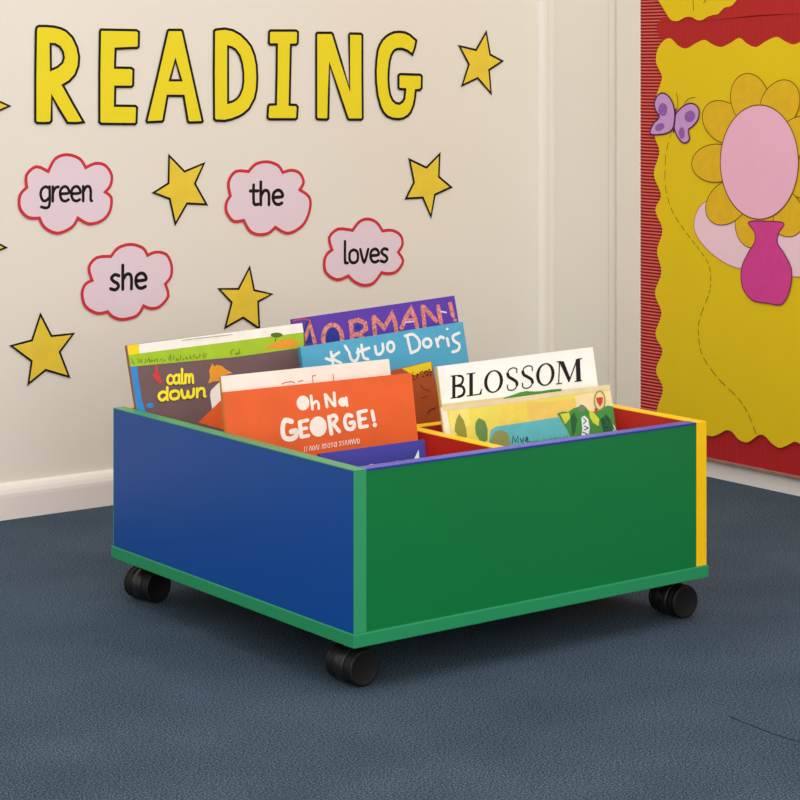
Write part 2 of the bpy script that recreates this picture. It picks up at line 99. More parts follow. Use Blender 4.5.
  ('P','cloud_pink',[(2.14337,0.42035),(2.14679,0.42434),(2.15174,0.42992),(2.15742,0.43457),(2.16334,0.43716),(2.16981,0.43866),(2.17649,0.43892),(2.18304,0.43772),(2.18962,0.43526),(2.19568,0.43178),(2.20086,0.4267),(2.20536,0.42069),(2.20854,0.41623),(2.21414,0.41665),(2.22213,0.4171),(2.23009,0.4164),(2.23704,0.41405),(2.24371,0.41057),(2.24888,0.40626),(2.25168,0.40118),(2.25282,0.3954),(2.25251,0.38984),(2.25002,0.38485),(2.24609,0.38025),(2.24309,0.37697),(2.24671,0.37284),(2.25156,0.36691),(2.25396,0.36073),(2.2518,0.35478),(2.24708,0.34878),(2.24164,0.344),(2.23632,0.34143),(2.23045,0.34023),(2.22432,0.33979),(2.21779,0.34029),(2.21118,0.34156),(2.20639,0.34256),(2.20195,0.33757),(2.19555,0.33066),(2.18856,0.32519),(2.18174,0.32284),(2.17454,0.32208),(2.1673,0.32247),(2.16044,0.32406),(2.15375,0.32676),(2.14758,0.32995),(2.14223,0.33374),(2.13757,0.33793),(2.13428,0.34101),(2.128,0.33892),(2.11905,0.33623),(2.10992,0.33562),(2.10137,0.33853),(2.09289,0.34353),(2.08644,0.34946),(2.08347,0.35604),(2.08269,0.36338),(2.083,0.36999),(2.08418,0.37482),(2.08641,0.37873),(2.08919,0.3821),(2.09267,0.38482),(2.09662,0.38691),(2.09954,0.38835),(2.09701,0.39424),(2.09378,0.40252),(2.09332,0.41017),(2.0974,0.41596),(2.10429,0.4209),(2.11269,0.42401),(2.12307,0.42397),(2.13476,0.422)],[],0),
  ('R','cloud_red',[(2.14337,0.42035),(2.14679,0.42434),(2.15174,0.42992),(2.15742,0.43457),(2.16334,0.43716),(2.16981,0.43866),(2.17649,0.43892),(2.18304,0.43772),(2.18962,0.43526),(2.19568,0.43178),(2.20086,0.4267),(2.20536,0.42069),(2.20854,0.41623),(2.21414,0.41665),(2.22213,0.4171),(2.23009,0.4164),(2.23704,0.41405),(2.24371,0.41057),(2.24888,0.40626),(2.25168,0.40118),(2.25282,0.3954),(2.25251,0.38984),(2.25002,0.38485),(2.24609,0.38025),(2.24309,0.37697),(2.24671,0.37284),(2.25156,0.36691),(2.25396,0.36073),(2.2518,0.35478),(2.24708,0.34878),(2.24164,0.344),(2.23632,0.34143),(2.23045,0.34023),(2.22432,0.33979),(2.21779,0.34029),(2.21118,0.34156),(2.20639,0.34256),(2.20195,0.33757),(2.19555,0.33066),(2.18856,0.32519),(2.18174,0.32284),(2.17454,0.32208),(2.1673,0.32247),(2.16044,0.32406),(2.15375,0.32676),(2.14758,0.32995),(2.14223,0.33374),(2.13757,0.33793),(2.13428,0.34101),(2.128,0.33892),(2.11905,0.33623),(2.10992,0.33562),(2.10137,0.33853),(2.09289,0.34353),(2.08644,0.34946),(2.08347,0.35604),(2.08269,0.36338),(2.083,0.36999),(2.08418,0.37482),(2.08641,0.37873),(2.08919,0.3821),(2.09267,0.38482),(2.09662,0.38691),(2.09954,0.38835),(2.09701,0.39424),(2.09378,0.40252),(2.09332,0.41017),(2.0974,0.41596),(2.10429,0.4209),(2.11269,0.42401),(2.12307,0.42397),(2.13476,0.422)],0.00562,1,0),
  ('R','ink',[(2.12684,0.40181),(2.12684,0.3683),(2.12914,0.36408),(2.13259,0.36399)],0.00543,0,1),
  ('R','ink',[(2.14558,0.38637),(2.13836,0.38306),(2.13634,0.375),(2.13836,0.36662),(2.14558,0.36319),(2.15282,0.36625),(2.15485,0.37455),(2.15282,0.38273),(2.14558,0.38637)],0.00544,0,1),
  ('R','ink',[(2.15978,0.38605),(2.16822,0.36306),(2.17697,0.38566)],0.00546,0,1),
  ('R','ink',[(2.18253,0.37388),(2.19955,0.37487),(2.19719,0.38287),(2.19073,0.38535),(2.1837,0.38131),(2.18194,0.37273),(2.18545,0.36447),(2.19249,0.36196),(2.19896,0.36413)],0.00548,0,1),
  ('R','ink',[(2.21933,0.38283),(2.21193,0.38488),(2.20603,0.38033),(2.20957,0.37509),(2.21607,0.37118),(2.21844,0.36597),(2.21311,0.36142),(2.20455,0.36351)],0.00551,0,1),
 ]),
 'poster': ({'O':(2.5899,0,0),'A':(0,-1,0),'B':(0,0,1)}, [
  ('P','poster_yellow',[(-2.66161,0.75688),(-2.64175,0.74372),(-2.62205,0.73936),(-2.59768,0.74848),(-2.57836,0.75344),(-2.55683,0.74462),(-2.53786,0.74102),(-2.51671,0.74762),(-2.49576,0.75585),(-2.4773,0.74551),(-2.45671,0.74028),(-2.43407,0.75007),(-2.41165,0.75645),(-2.39389,0.74961),(-2.37626,0.74382),(-2.35878,0.74757),(-2.33929,0.75714),(-2.31997,0.76013),(-2.29448,0.74524),(-2.27138,0.74981),(-2.25266,0.76077),(-2.22388,0.74766),(-2.20356,0.75059),(-2.18344,0.76134),(-2.16352,0.75166),(-2.16352,0.07928),(-2.19147,0.08135),(-2.21573,0.09356),(-2.23617,0.08421),(-2.25681,0.07797),(-2.27346,0.08834),(-2.29448,0.09336),(-2.31356,0.0809),(-2.33283,0.07647),(-2.3501,0.08539),(-2.36969,0.09162),(-2.38726,0.08337),(-2.40497,0.0767),(-2.42059,0.08111),(-2.43858,0.09191),(-2.45217,0.09086),(-2.46813,0.08024),(-2.48075,0.0751),(-2.49807,0.07772),(-2.51204,0.08764),(-2.52608,0.08911),(-2.54259,0.08088),(-2.55921,0.0743),(-2.57836,0.07508),(-2.59525,0.07965),(-2.61227,0.086),(-2.63188,0.07813),(-2.65663,0.08352),(-2.68416,0.07807),(-2.69552,0.10127),(-2.68039,0.14019),(-2.6978,0.17166),(-2.68164,0.20696),(-2.69932,0.23513),(-2.68416,0.27365),(-2.70033,0.30753),(-2.68416,0.3459),(-2.69501,0.38216),(-2.68164,0.42006),(-2.69932,0.45434),(-2.68542,0.48152),(-2.70312,0.51783),(-2.6892,0.55719),(-2.70058,0.58336),(-2.69173,0.59947),(-2.6892,0.61716),(-2.70058,0.63641),(-2.69678,0.6559),(-2.68668,0.67715),(-2.68265,0.6895),(-2.6892,0.70183),(-2.6978,0.71598),(-2.69425,0.73715),(-2.67913,0.75287)],[],1),
  ('R','brown_ink',[(-2.65912,0.59229),(-2.66075,0.58811),(-2.66313,0.58245)],0.00131,0,0),
  ('R','brown_ink',[(-2.6659,0.57568),(-2.66868,0.56816),(-2.67113,0.56028)],0.00132,0,0),
  ('R','brown_ink',[(-2.67286,0.55242),(-2.67396,0.5442),(-2.67476,0.53526)],0.00132,0,0),
  ('R','brown_ink',[(-2.67521,0.52596),(-2.67527,0.51668),(-2.67492,0.50778)],0.00132,0,0),
  ('R','brown_ink',[(-2.67411,0.49963),(-2.67281,0.49223),(-2.67105,0.48529)],0.00132,0,0),
  ('R','brown_ink',[(-2.66887,0.47873),(-2.66632,0.4725),(-2.66347,0.46654)],0.00132,0,0),
  ('R','brown_ink',[(-2.66036,0.46079),(-2.6569,0.4553),(-2.65301,0.45015)],0.00131,0,0),
  ('R','brown_ink',[(-2.64883,0.44527),(-2.64445,0.44059),(-2.63999,0.43604)],0.00131,0,0),
  ('R','brown_ink',[(-2.63557,0.43156),(-2.63108,0.42716),(-2.62639,0.42289)],0.00131,0,0),
  ('R','brown_ink',[(-2.62163,0.41875),(-2.61691,0.41475),(-2.61233,0.41089)],0.0013,0,0),
  ('R','brown_ink',[(-2.60801,0.40719),(-2.60394,0.40372),(-2.60004,0.40052)],0.0013,0,0),
  ('R','brown_ink',[(-2.59628,0.39746),(-2.59263,0.39442),(-2.58908,0.39129)],0.0013,0,0),
  ('R','brown_ink',[(-2.58559,0.38794),(-2.58202,0.38444),(-2.57836,0.38089)],0.00129,0,0),
  ('R','brown_ink',[(-2.57479,0.37726),(-2.57148,0.37347),(-2.56862,0.36947)],0.00129,0,0),
  ('R','brown_ink',[(-2.56637,0.36522),(-2.56478,0.36051),(-2.56372,0.35536)],0.00129,0,0),
  ('R','brown_ink',[(-2.5631,0.35),(-2.56281,0.34467),(-2.56278,0.33959)],0.00129,0,0),
  ('R','brown_ink',[(-2.56292,0.33502),(-2.56316,0.33125),(-2.56356,0.32818)],0.00129,0,0),
  ('R','brown_ink',[(-2.56423,0.32536),(-2.56523,0.32237),(-2.56665,0.31878)],0.00129,0,0),
  ('R','brown_ink',[(-2.5686,0.31415),(-2.57144,0.30819),(-2.5752,0.30117)],0.00129,0,0),
  ('R','brown_ink',[(-2.57939,0.29354),(-2.58353,0.28573),(-2.58714,0.27818)],0.00129,0,0),
  ('R','brown_ink',[(-2.58973,0.27134),(-2.5913,0.26525),(-2.59224,0.25956)],0.00129,0,0),
  ('R','brown_ink',[(-2.59264,0.25414),(-2.59258,0.24889),(-2.59216,0.24367)],0.0013,0,0),
  ('R','brown_ink',[(-2.59145,0.23837),(-2.5906,0.23303),(-2.58956,0.22778)],0.0013,0,0),
  ('R','brown_ink',[(-2.58815,0.22257),(-2.58621,0.21736),(-2.58354,0.21211)],0.00129,0,0),
  ('R','brown_ink',[(-2.58,0.20681),(-2.5754,0.20137),(-2.56986,0.19582)],0.00129,0,0),
  ('R','brown_ink',[(-2.56363,0.19025),(-2.55694,0.18475),(-2.55004,0.17941)],0.00129,0,0),
  ('R','brown_ink',[(-2.54315,0.17431),(-2.53593,0.16947),(-2.52811,0.16484)],0.00128,0,0),
  ('R','brown_ink',[(-2.52008,0.16036),(-2.51224,0.15599),(-2.50496,0.15168)],0.00127,0,0),
  ('R','brown_ink',[(-2.49863,0.14739),(-2.49332,0.14323),(-2.48875,0.13926)],0.00127,0,0),
  ('R','brown_ink',[(-2.48472,0.13535),(-2.48104,0.13135),(-2.47752,0.12711)],0.00126,0,0),
  ('R','brown_ink',[(-2.47397,0.12249),(-2.47025,0.11703),(-2.46651,0.11076)],0.00126,0,0),
  ('R','brown_ink',[(-2.46292,0.10426),(-2.45968,0.09811),(-2.45697,0.09289)],0.00126,0,0),
 ]),
 'poster_up': ({'O':(2.5899,0,0),'A':(0,-1,0),'B':(0,0,1)}, [
  ('P','poster_yellow',[(-2.72224,0.85819),(-2.69173,0.82538),(-2.67662,0.80738),(-2.66161,0.79125),(-2.65166,0.78755),(-2.63928,0.78802),(-2.62451,0.7933),(-2.60983,0.79369),(-2.59525,0.78821),(-2.58318,0.78797),(-2.57116,0.79289),(-2.55683,0.79603),(-2.54495,0.79748),(-2.53079,0.8074),(-2.51437,0.8104),(-2.50504,0.81694),(-2.49576,0.82515),(-2.47041,0.83452),(-2.45899,0.85261),(-2.43407,0.86174),(-2.41835,0.88441),(-2.41835,1.00067),(-2.72224,1.00386)],[],1),
  ('R','brown_ink',[(-2.60253,0.8472),(-2.60496,0.82303),(-2.60375,0.80395)],0.00156,0,0),
  ('R','brown_ink',[(-2.55445,0.84222),(-2.57116,0.82556),(-2.57956,0.81632)],0.00154,0,0),
 ]),
 'strip': ({'O':(2.5899,0,0),'A':(0,-1,0),'B':(0,0,1)}, [
  ('P','strip_red',[(-2.68164,0.79517),(-2.69425,0.78483),(-2.69678,0.77251),(-2.69173,0.76184),(-2.68164,0.75466),(-2.6716,0.72643),(-2.16352,0.72977),(-2.16352,0.80483),(-2.36314,0.79419),(-2.54495,0.78808),(-2.61716,0.79384)],[],0),
 ]),
 'strip2': ({'O':(2.5899,0,0),'A':(0,-1,0),'B':(0,0,1)}, [
  ('P','strip_red2',[(-2.59283,0.7873),(-2.54495,0.78825),(-2.45217,0.79379),(-2.36314,0.79419),(-2.16352,0.8017),(-2.16352,0.99872),(-2.59283,0.99543)],[],0),
 ]),
 'butterfly': ({'O':(2.5899,0,0),'A':(0,-1,0),'B':(0,0,1)}, [
  ('P','lilac',[(-2.67913,0.66135),(-2.69362,0.65593),(-2.70058,0.64216),(-2.69678,0.63028),(-2.68794,0.61895),(-2.70312,0.60674),(-2.71075,0.58931),(-2.68542,0.58815),(-2.66036,0.59445),(-2.64917,0.6122),(-2.65228,0.63839),(-2.66348,0.65446)],[],1),
  ('R','plum',[(-2.67913,0.66135),(-2.69362,0.65593),(-2.70058,0.64216),(-2.69678,0.63028),(-2.68794,0.61895),(-2.70312,0.60674),(-2.71075,0.58931),(-2.68542,0.58815),(-2.66036,0.59445),(-2.64917,0.6122),(-2.65228,0.63839),(-2.66348,0.65446)],0.00282,1,1),
  ('P','lilac',[(-2.64175,0.6298),(-2.62328,0.64138),(-2.60375,0.64337),(-2.59041,0.63361),(-2.59283,0.6163),(-2.60618,0.60392),(-2.61594,0.59764),(-2.61349,0.58121),(-2.62635,0.57479),(-2.64051,0.58313),(-2.65041,0.60037),(-2.64793,0.62096)],[],1),
  ('R','plum',[(-2.64175,0.6298),(-2.62328,0.64138),(-2.60375,0.64337),(-2.59041,0.63361),(-2.59283,0.6163),(-2.60618,0.60392),(-2.61594,0.59764),(-2.61349,0.58121),(-2.62635,0.57479),(-2.64051,0.58313),(-2.65041,0.60037),(-2.64793,0.62096)],0.00279,1,1),
  ('P','violet',[(-2.6676,0.63247),(-2.66829,0.6285),(-2.67029,0.62498),(-2.67336,0.62234),(-2.67712,0.6209),(-2.68114,0.62083),(-2.68492,0.62215),(-2.688,0.62469),(-2.69002,0.62816),(-2.69072,0.63214),(-2.69002,0.63613),(-2.688,0.63966),(-2.68492,0.64229),(-2.68114,0.64372),(-2.67712,0.64377),(-2.67336,0.64244),(-2.67029,0.63989),(-2.66829,0.63643)],[],0),
  ('P','violet',[(-2.67564,0.60579),(-2.67486,0.60298),(-2.6764,0.59984),(-2.67999,0.597),(-2.6849,0.59501),(-2.69018,0.59427),(-2.69477,0.59493),(-2.69777,0.59687),(-2.69856,0.59969),(-2.697,0.60285),(-2.69339,0.60569),(-2.68846,0.60768),(-2.68319,0.6084),(-2.67862,0.60773)],[],0),
  ('P','violet',[(-2.60061,0.61827),(-2.60367,0.61482),(-2.60804,0.61239),(-2.61307,0.61136),(-2.61798,0.61188),(-2.62203,0.61388),(-2.6246,0.61706),(-2.62529,0.62093),(-2.62399,0.6249),(-2.6209,0.62835),(-2.61651,0.63077),(-2.61148,0.63179),(-2.60658,0.63125),(-2.60255,0.62924),(-2.60001,0.62607),(-2.59933,0.62222)],[],0),
  ('P','violet',[(-2.62451,0.59223),(-2.62495,0.58865),(-2.62623,0.58548),(-2.62819,0.5831),(-2.6306,0.5818),(-2.63316,0.58173),(-2.63557,0.58291),(-2.63754,0.5852),(-2.63883,0.58831),(-2.63928,0.59188),(-2.63883,0.59547),(-2.63754,0.59865),(-2.63557,0.60103),(-2.63316,0.60232),(-2.6306,0.60238),(-2.62819,0.60119),(-2.62623,0.5989),(-2.62495,0.59579)],[],0),
  ('R','plum',[(-2.64793,0.63276),(-2.64917,0.61438),(-2.6529,0.59462)],0.0042,0,0),
  ('R','brown_ink',[(-2.64422,0.63107),(-2.64175,0.64726),(-2.64546,0.6625)],0.00122,0,1),
  ('R','brown_ink',[(-2.62635,0.64308),(-2.61594,0.65146),(-2.59889,0.6551)],0.00122,0,1),
 ]),
 'flower': ({'O':(2.5899,0,0),'A':(0,-1,0),'B':(0,0,1)}, [
  ('P','pale_pink',[(-2.43858,0.38139),(-2.47041,0.42949),(-2.52139,0.48416),(-2.58318,0.47083),(-2.60253,0.42831),(-2.56398,0.38943),(-2.49807,0.36691)],[],1),
  ('R','pink_ink',[(-2.43858,0.38139),(-2.47041,0.42949),(-2.52139,0.48416),(-2.58318,0.47083),(-2.60253,0.42831),(-2.56398,0.38943),(-2.49807,0.36691)],0.0015,1,1),
  ('P','pale_pink',[(-2.43858,0.38139),(-2.4072,0.43337),(-2.35878,0.46582),(-2.30294,0.45269),(-2.28605,0.41503),(-2.31997,0.37378),(-2.38065,0.36255)],[],1),
  ('R','pink_ink',[(-2.43858,0.38139),(-2.4072,0.43337),(-2.35878,0.46582),(-2.30294,0.45269),(-2.28605,0.41503),(-2.31997,0.37378),(-2.38065,0.36255)],0.0015,1,1),
  ('P','petal_mustard',[(-2.30514,0.51384),(-2.31515,0.50188),(-2.33295,0.49429),(-2.35517,0.49261),(-2.37745,0.49724),(-2.39532,0.50736),(-2.4051,0.52097),(-2.40474,0.5353),(-2.3943,0.54743),(-2.37598,0.5549),(-2.35355,0.55627),(-2.33151,0.55136),(-2.31416,0.54121),(-2.30479,0.52784)],[],1),
  ('R','brown_ink',[(-2.30514,0.51384),(-2.31515,0.50188),(-2.33295,0.49429),(-2.35517,0.49261),(-2.37745,0.49724),(-2.39532,0.50736),(-2.4051,0.52097),(-2.40474,0.5353),(-2.3943,0.54743),(-2.37598,0.5549),(-2.35355,0.55627),(-2.33151,0.55136),(-2.31416,0.54121),(-2.30479,0.52784)],0.00146,1,1),
  ('P','petal_mustard',[(-2.36565,0.43215),(-2.38367,0.42729),(-2.40394,0.43027),(-2.42245,0.4406),(-2.43546,0.45629),(-2.44027,0.47419),(-2.43588,0.49066),(-2.4232,0.50235),(-2.40485,0.50694),(-2.38457,0.50359),(-2.36638,0.49308),(-2.35377,0.47753),(-2.34915,0.45998),(-2.35338,0.44381)],[],1),
  ('R','brown_ink',[(-2.36565,0.43215),(-2.38367,0.42729),(-2.40394,0.43027),(-2.42245,0.4406),(-2.43546,0.45629),(-2.44027,0.47419),(-2.43588,0.49066),(-2.4232,0.50235),(-2.40485,0.50694),(-2.38457,0.50359),(-2.36638,0.49308),(-2.35377,0.47753),(-2.34915,0.45998),(-2.35338,0.44381)],0.00148,1,1),
  ('P','petal_mustard',[(-2.467,0.40332),(-2.4851,0.40822),(-2.49835,0.42104),(-2.504,0.43924),(-2.5009,0.45915),(-2.48967,0.47671),(-2.47266,0.4884),(-2.45331,0.49194),(-2.43547,0.48674),(-2.4226,0.47391),(-2.41714,0.456),(-2.42013,0.43646),(-2.43101,0.41908),(-2.4477,0.40724)],[],1),
  ('R','brown_ink',[(-2.467,0.40332),(-2.4851,0.40822),(-2.49835,0.42104),(-2.504,0.43924),(-2.5009,0.45915),(-2.48967,0.47671),(-2.47266,0.4884),(-2.45331,0.49194),(-2.43547,0.48674),(-2.4226,0.47391),(-2.41714,0.456),(-2.42013,0.43646),(-2.43101,0.41908),(-2.4477,0.40724)],0.00151,1,1),
  ('P','petal_mustard',[(-2.56371,0.44423),(-2.57294,0.45716),(-2.572,0.47411),(-2.56108,0.49161),(-2.54246,0.50611),(-2.51998,0.51474),(-2.49812,0.51586),(-2.48114,0.50937),(-2.47228,0.4966),(-2.47318,0.48003),(-2.48368,0.46284),(-2.50181,0.44836),(-2.52411,0.43943),(-2.54623,0.43792)],[],1),
  ('R','brown_ink',[(-2.56371,0.44423),(-2.57294,0.45716),(-2.572,0.47411),(-2.56108,0.49161),(-2.54246,0.50611),(-2.51998,0.51474),(-2.49812,0.51586),(-2.48114,0.50937),(-2.47228,0.4966),(-2.47318,0.48003),(-2.48368,0.46284),(-2.50181,0.44836),(-2.52411,0.43943),(-2.54623,0.43792)],0.00154,1,1),
  ('P','petal_mustard',[(-2.6072,0.53834),(-2.60241,0.55299),(-2.58709,0.56549),(-2.56444,0.57335),(-2.53909,0.57504),(-2.51608,0.57035),(-2.49982,0.56026),(-2.49338,0.54676),(-2.49795,0.53247),(-2.51267,0.5201),(-2.5348,0.51207),(-2.5601,0.51002),(-2.58357,0.51445),(-2.60044,0.52456)],[],1),
  ('R','brown_ink',[(-2.6072,0.53834),(-2.60241,0.55299),(-2.58709,0.56549),(-2.56444,0.57335),(-2.53909,0.57504),(-2.51608,0.57035),(-2.49982,0.56026),(-2.49338,0.54676),(-2.49795,0.53247),(-2.51267,0.5201),(-2.5348,0.51207),(-2.5601,0.51002),(-2.58357,0.51445),(-2.60044,0.52456)],0.00156,1,1),
  ('P','petal_mustard',[(-2.57397,0.63889),(-2.55753,0.64766),(-2.53549,0.64935),(-2.51229,0.64371),(-2.49252,0.63197),(-2.47995,0.61646),(-2.47694,0.6002),(-2.48405,0.58631),(-2.49995,0.57746),(-2.52165,0.57543),(-2.54494,0.58072),(-2.56519,0.59238),(-2.57825,0.60811),(-2.5814,0.62475)],[],1),
  ('R','brown_ink',[(-2.57397,0.63889),(-2.55753,0.64766),(-2.53549,0.64935),(-2.51229,0.64371),(-2.49252,0.63197),(-2.47995,0.61646),(-2.47694,0.6002),(-2.48405,0.58631),(-2.49995,0.57746),(-2.52165,0.57543),(-2.54494,0.58072),(-2.56519,0.59238),(-2.57825,0.60811),(-2.5814,0.62475)],0.00155,1,1),
  ('P','petal_mustard',[(-2.48208,0.69535),(-2.46244,0.69416),(-2.44443,0.6847),(-2.43154,0.6689),(-2.42622,0.64988),(-2.42946,0.6313),(-2.44066,0.61676),(-2.4577,0.6091),(-2.4773,0.60991),(-2.49558,0.61913),(-2.50885,0.63501),(-2.51438,0.65437),(-2.51101,0.67329),(-2.49944,0.68792)],[],1),
  ('R','brown_ink',[(-2.48208,0.69535),(-2.46244,0.69416),(-2.44443,0.6847),(-2.43154,0.6689),(-2.42622,0.64988),(-2.42946,0.6313),(-2.44066,0.61676),(-2.4577,0.6091),(-2.4773,0.60991),(-2.49558,0.61913),(-2.50885,0.63501),(-2.51438,0.65437),(-2.51101,0.67329),(-2.49944,0.68792)],0.00152,1,1),
  ('P','petal_mustard',[(-2.3783,0.68301),(-2.36463,0.67307),(-2.35844,0.65748),(-2.36091,0.63928),(-2.37157,0.62196),(-2.38841,0.60889),(-2.40818,0.60268),(-2.42701,0.60466),(-2.44108,0.61452),(-2.4475,0.63034),(-2.44494,0.64892),(-2.43391,0.66646),(-2.41672,0.67944),(-2.39687,0.68531)],[],1),
  ('R','brown_ink',[(-2.3783,0.68301),(-2.36463,0.67307),(-2.35844,0.65748),(-2.36091,0.63928),(-2.37157,0.62196),(-2.38841,0.60889),(-2.40818,0.60268),(-2.42701,0.60466),(-2.44108,0.61452),(-2.4475,0.63034),(-2.44494,0.64892),(-2.43391,0.66646),(-2.41672,0.67944),(-2.39687,0.68531)],0.00148,1,1),
  ('P','petal_mustard',[(-2.30998,0.61143),(-2.30785,0.59754),(-2.31546,0.58287),(-2.3314,0.57024),(-2.35266,0.56215),(-2.37511,0.56024),(-2.39428,0.56499),(-2.40623,0.57553),(-2.40846,0.58973),(-2.40052,0.60471),(-2.38406,0.61741),(-2.36249,0.62529),(-2.34016,0.62685),(-2.32147,0.62189)],[],1),
  ('R','brown_ink',[(-2.30998,0.61143),(-2.30785,0.59754),(-2.31546,0.58287),(-2.3314,0.57024),(-2.35266,0.56215),(-2.37511,0.56024),(-2.39428,0.56499),(-2.40623,0.57553),(-2.40846,0.58973),(-2.40052,0.60471),(-2.38406,0.61741),(-2.36249,0.62529),(-2.34016,0.62685),(-2.32147,0.62189)],0.00146,1,1),
  ('P','flower_pink',[(-2.36096,0.55093),(-2.36386,0.52663),(-2.37237,0.5037),(-2.38599,0.48362),(-2.40386,0.46773),(-2.42486,0.45714),(-2.44763,0.45262),(-2.47063,0.45459),(-2.49228,0.463),(-2.51105,0.47736),(-2.52556,0.49672),(-2.53472,0.51975),(-2.53786,0.54479),(-2.53472,0.57006),(-2.52556,0.59372),(-2.51105,0.61408),(-2.49228,0.62975),(-2.47063,0.63966),(-2.44763,0.64322),(-2.42486,0.64029),(-2.40386,0.63115),(-2.38599,0.6165),(-2.37237,0.59736),(-2.36386,0.57502)],[],1),
  ('R','brown_ink',[(-2.36096,0.55093),(-2.36386,0.52663),(-2.37237,0.5037),(-2.38599,0.48362),(-2.40386,0.46773),(-2.42486,0.45714),(-2.44763,0.45262),(-2.47063,0.45459),(-2.49228,0.463),(-2.51105,0.47736),(-2.52556,0.49672),(-2.53472,0.51975),(-2.53786,0.54479),(-2.53472,0.57006),(-2.52556,0.59372),(-2.51105,0.61408),(-2.49228,0.62975),(-2.47063,0.63966),(-2.44763,0.64322),(-2.42486,0.64029),(-2.40386,0.63115),(-2.38599,0.6165),(-2.37237,0.59736),(-2.36386,0.57502)],0.00197,1,1),
 ]),
 'vase': ({'O':(2.5899,0,0),'A':(0,-1,0),'B':(0,0,1)}, [
  ('P','magenta',[(-2.47271,0.44616),(-2.43407,0.45005),(-2.39389,0.44905),(-2.40497,0.43185),(-2.4072,0.41514),(-2.39167,0.398),(-2.37626,0.37276),(-2.38065,0.3395),(-2.39831,0.31489),(-2.42957,0.31378),(-2.46355,0.31581),(-2.48651,0.33573),(-2.48882,0.36761),(-2.47271,0.39572),(-2.45899,0.41343),(-2.45899,0.43019)],[],1),
  ('R','plum_ink',[(-2.47271,0.44616),(-2.43407,0.45005),(-2.39389,0.44905),(-2.40497,0.43185),(-2.4072,0.41514),(-2.39167,0.398),(-2.37626,0.37276),(-2.38065,0.3395),(-2.39831,0.31489),(-2.42957,0.31378),(-2.46355,0.31581),(-2.48651,0.33573),(-2.48882,0.36761),(-2.47271,0.39572),(-2.45899,0.41343),(-2.45899,0.43019)],0.00202,1,1),
 ]),
 'book_calm': ({'O':(1.38216,2.44966,0.33595),'A':(0.99769,-0.05301,0.04241),'B':(-0.02716,0.26084,0.965)}, [
  ('P','page_white',[(0.01768,-0.00046),(0.27143,-0.00015),(0.27139,-0.01359),(0.01553,-0.01298)],[],0),
  ('P','art_yellow',[(-0.00375,-0.00066),(0.01729,-0.00015),(0.01614,-0.01373),(-0.00381,-0.01404)],[],0),
  ('P','art_green',[(-0.00372,-0.01352),(0.01553,-0.01298),(0.27113,-0.01328),(0.26767,-0.03406),(0.25984,-0.03413),(0.15769,-0.03462),(-0.0041,-0.0287)],[],0),
  ('P','art_blue',[(-0.0041,-0.0287),(0.00982,-0.02906),(0.00912,-0.05036),(0.00942,-0.07438),(0.01359,-0.10149),(-0.00167,-0.10472),(-0.00529,-0.08307)],[],0),
  ('P','art_blue',[(0.02494,-0.08373),(0.02442,-0.08484),(0.02334,-0.08574),(0.02183,-0.08632),(0.02006,-0.08649),(0.01825,-0.08626),(0.01662,-0.08563),(0.01537,-0.08469),(0.01464,-0.08356),(0.01453,-0.08236),(0.01504,-0.08124),(0.01612,-0.08034),(0.01764,-0.07977),(0.0194,-0.07959),(0.02121,-0.07983),(0.02284,-0.08045),(0.0241,-0.08139),(0.02483,-0.08253)],[],0),
  ('P','art_red',[(0.0362,-0.03092),(0.03912,-0.03127),(0.03925,-0.04339),(0.04326,-0.05464),(0.03914,-0.05681),(0.03423,-0.05083),(0.02954,-0.04354),(0.0351,-0.04154)],[],0),
  ('P','art_amber',[(0.11492,-0.04796),(0.12202,-0.03858),(0.12343,-0.04354),(0.12838,-0.04181),(0.13565,-0.04434),(0.14085,-0.04977),(0.14986,-0.05568),(0.13003,-0.05802),(0.12666,-0.06374),(0.11826,-0.06337),(0.11026,-0.06509),(0.11484,-0.05681)],[],0),
  ('P','page_white',[(0.1322,-0.06307),(0.12705,-0.06584),(0.11319,-0.0743),(0.11047,-0.08074),(0.10996,-0.10032),(0.12553,-0.09084),(0.14109,-0.08195)],[],0),
  ('P','art_orange',[(0.12578,-0.08951),(0.10661,-0.10191),(0.08602,-0.11464),(0.12446,-0.13001),(0.14349,-0.11905),(0.14338,-0.08634)],[],0),
  ('P','art_amber',[(0.20294,-0.02888),(0.21491,-0.02469),(0.22511,-0.02168),(0.23679,-0.01952),(0.24799,-0.0201),(0.25856,-0.02413),(0.26038,-0.03138),(0.24557,-0.03246)],[],0),
  ('P','art_dkgreen',[(0.2372,-0.01325),(0.23641,-0.01431),(0.23457,-0.01511),(0.23192,-0.01556),(0.22876,-0.0156),(0.22548,-0.01523),(0.22248,-0.01449),(0.22012,-0.01347),(0.21868,-0.01229),(0.21832,-0.01111),(0.21911,-0.01004),(0.22093,-0.00924),(0.22358,-0.00879),(0.22673,-0.00875),(0.23001,-0.00912),(0.23302,-0.00986),(0.2354,-0.01088),(0.23685,-0.01205)],[],0),
  ('R','art_dkgreen',[(0.22775,-0.01217),(0.22354,-0.0215)],0.00139,0,0),
  ('R','art_dkgreen',[(-0.00214,-0.02648),(-0.00338,-0.02427),(-0.00257,-0.02231)],0.00079,0,0),
  ('R','art_dkgreen',[(0.00241,-0.02451),(0.00416,-0.02158),(0.0031,-0.01831)],0.0008,0,0),
  ('R','art_dkgreen',[(0.00624,-0.02636),(0.00467,-0.0247),(0.00634,-0.02344)],0.0008,0,0),
  ('R','art_dkgreen',[(0.01121,-0.0251),(0.01314,-0.02217),(0.01178,-0.01884)],0.0008,0,0),
  ('R','art_dkgreen',[(0.01349,-0.02573),(0.01563,-0.02302),(0.01737,-0.02026)],0.0008,0,0),
  ('R','art_dkgreen',[(0.01677,-0.02592),(0.01727,-0.02317),(0.01714,-0.02034)],0.0008,0,0),
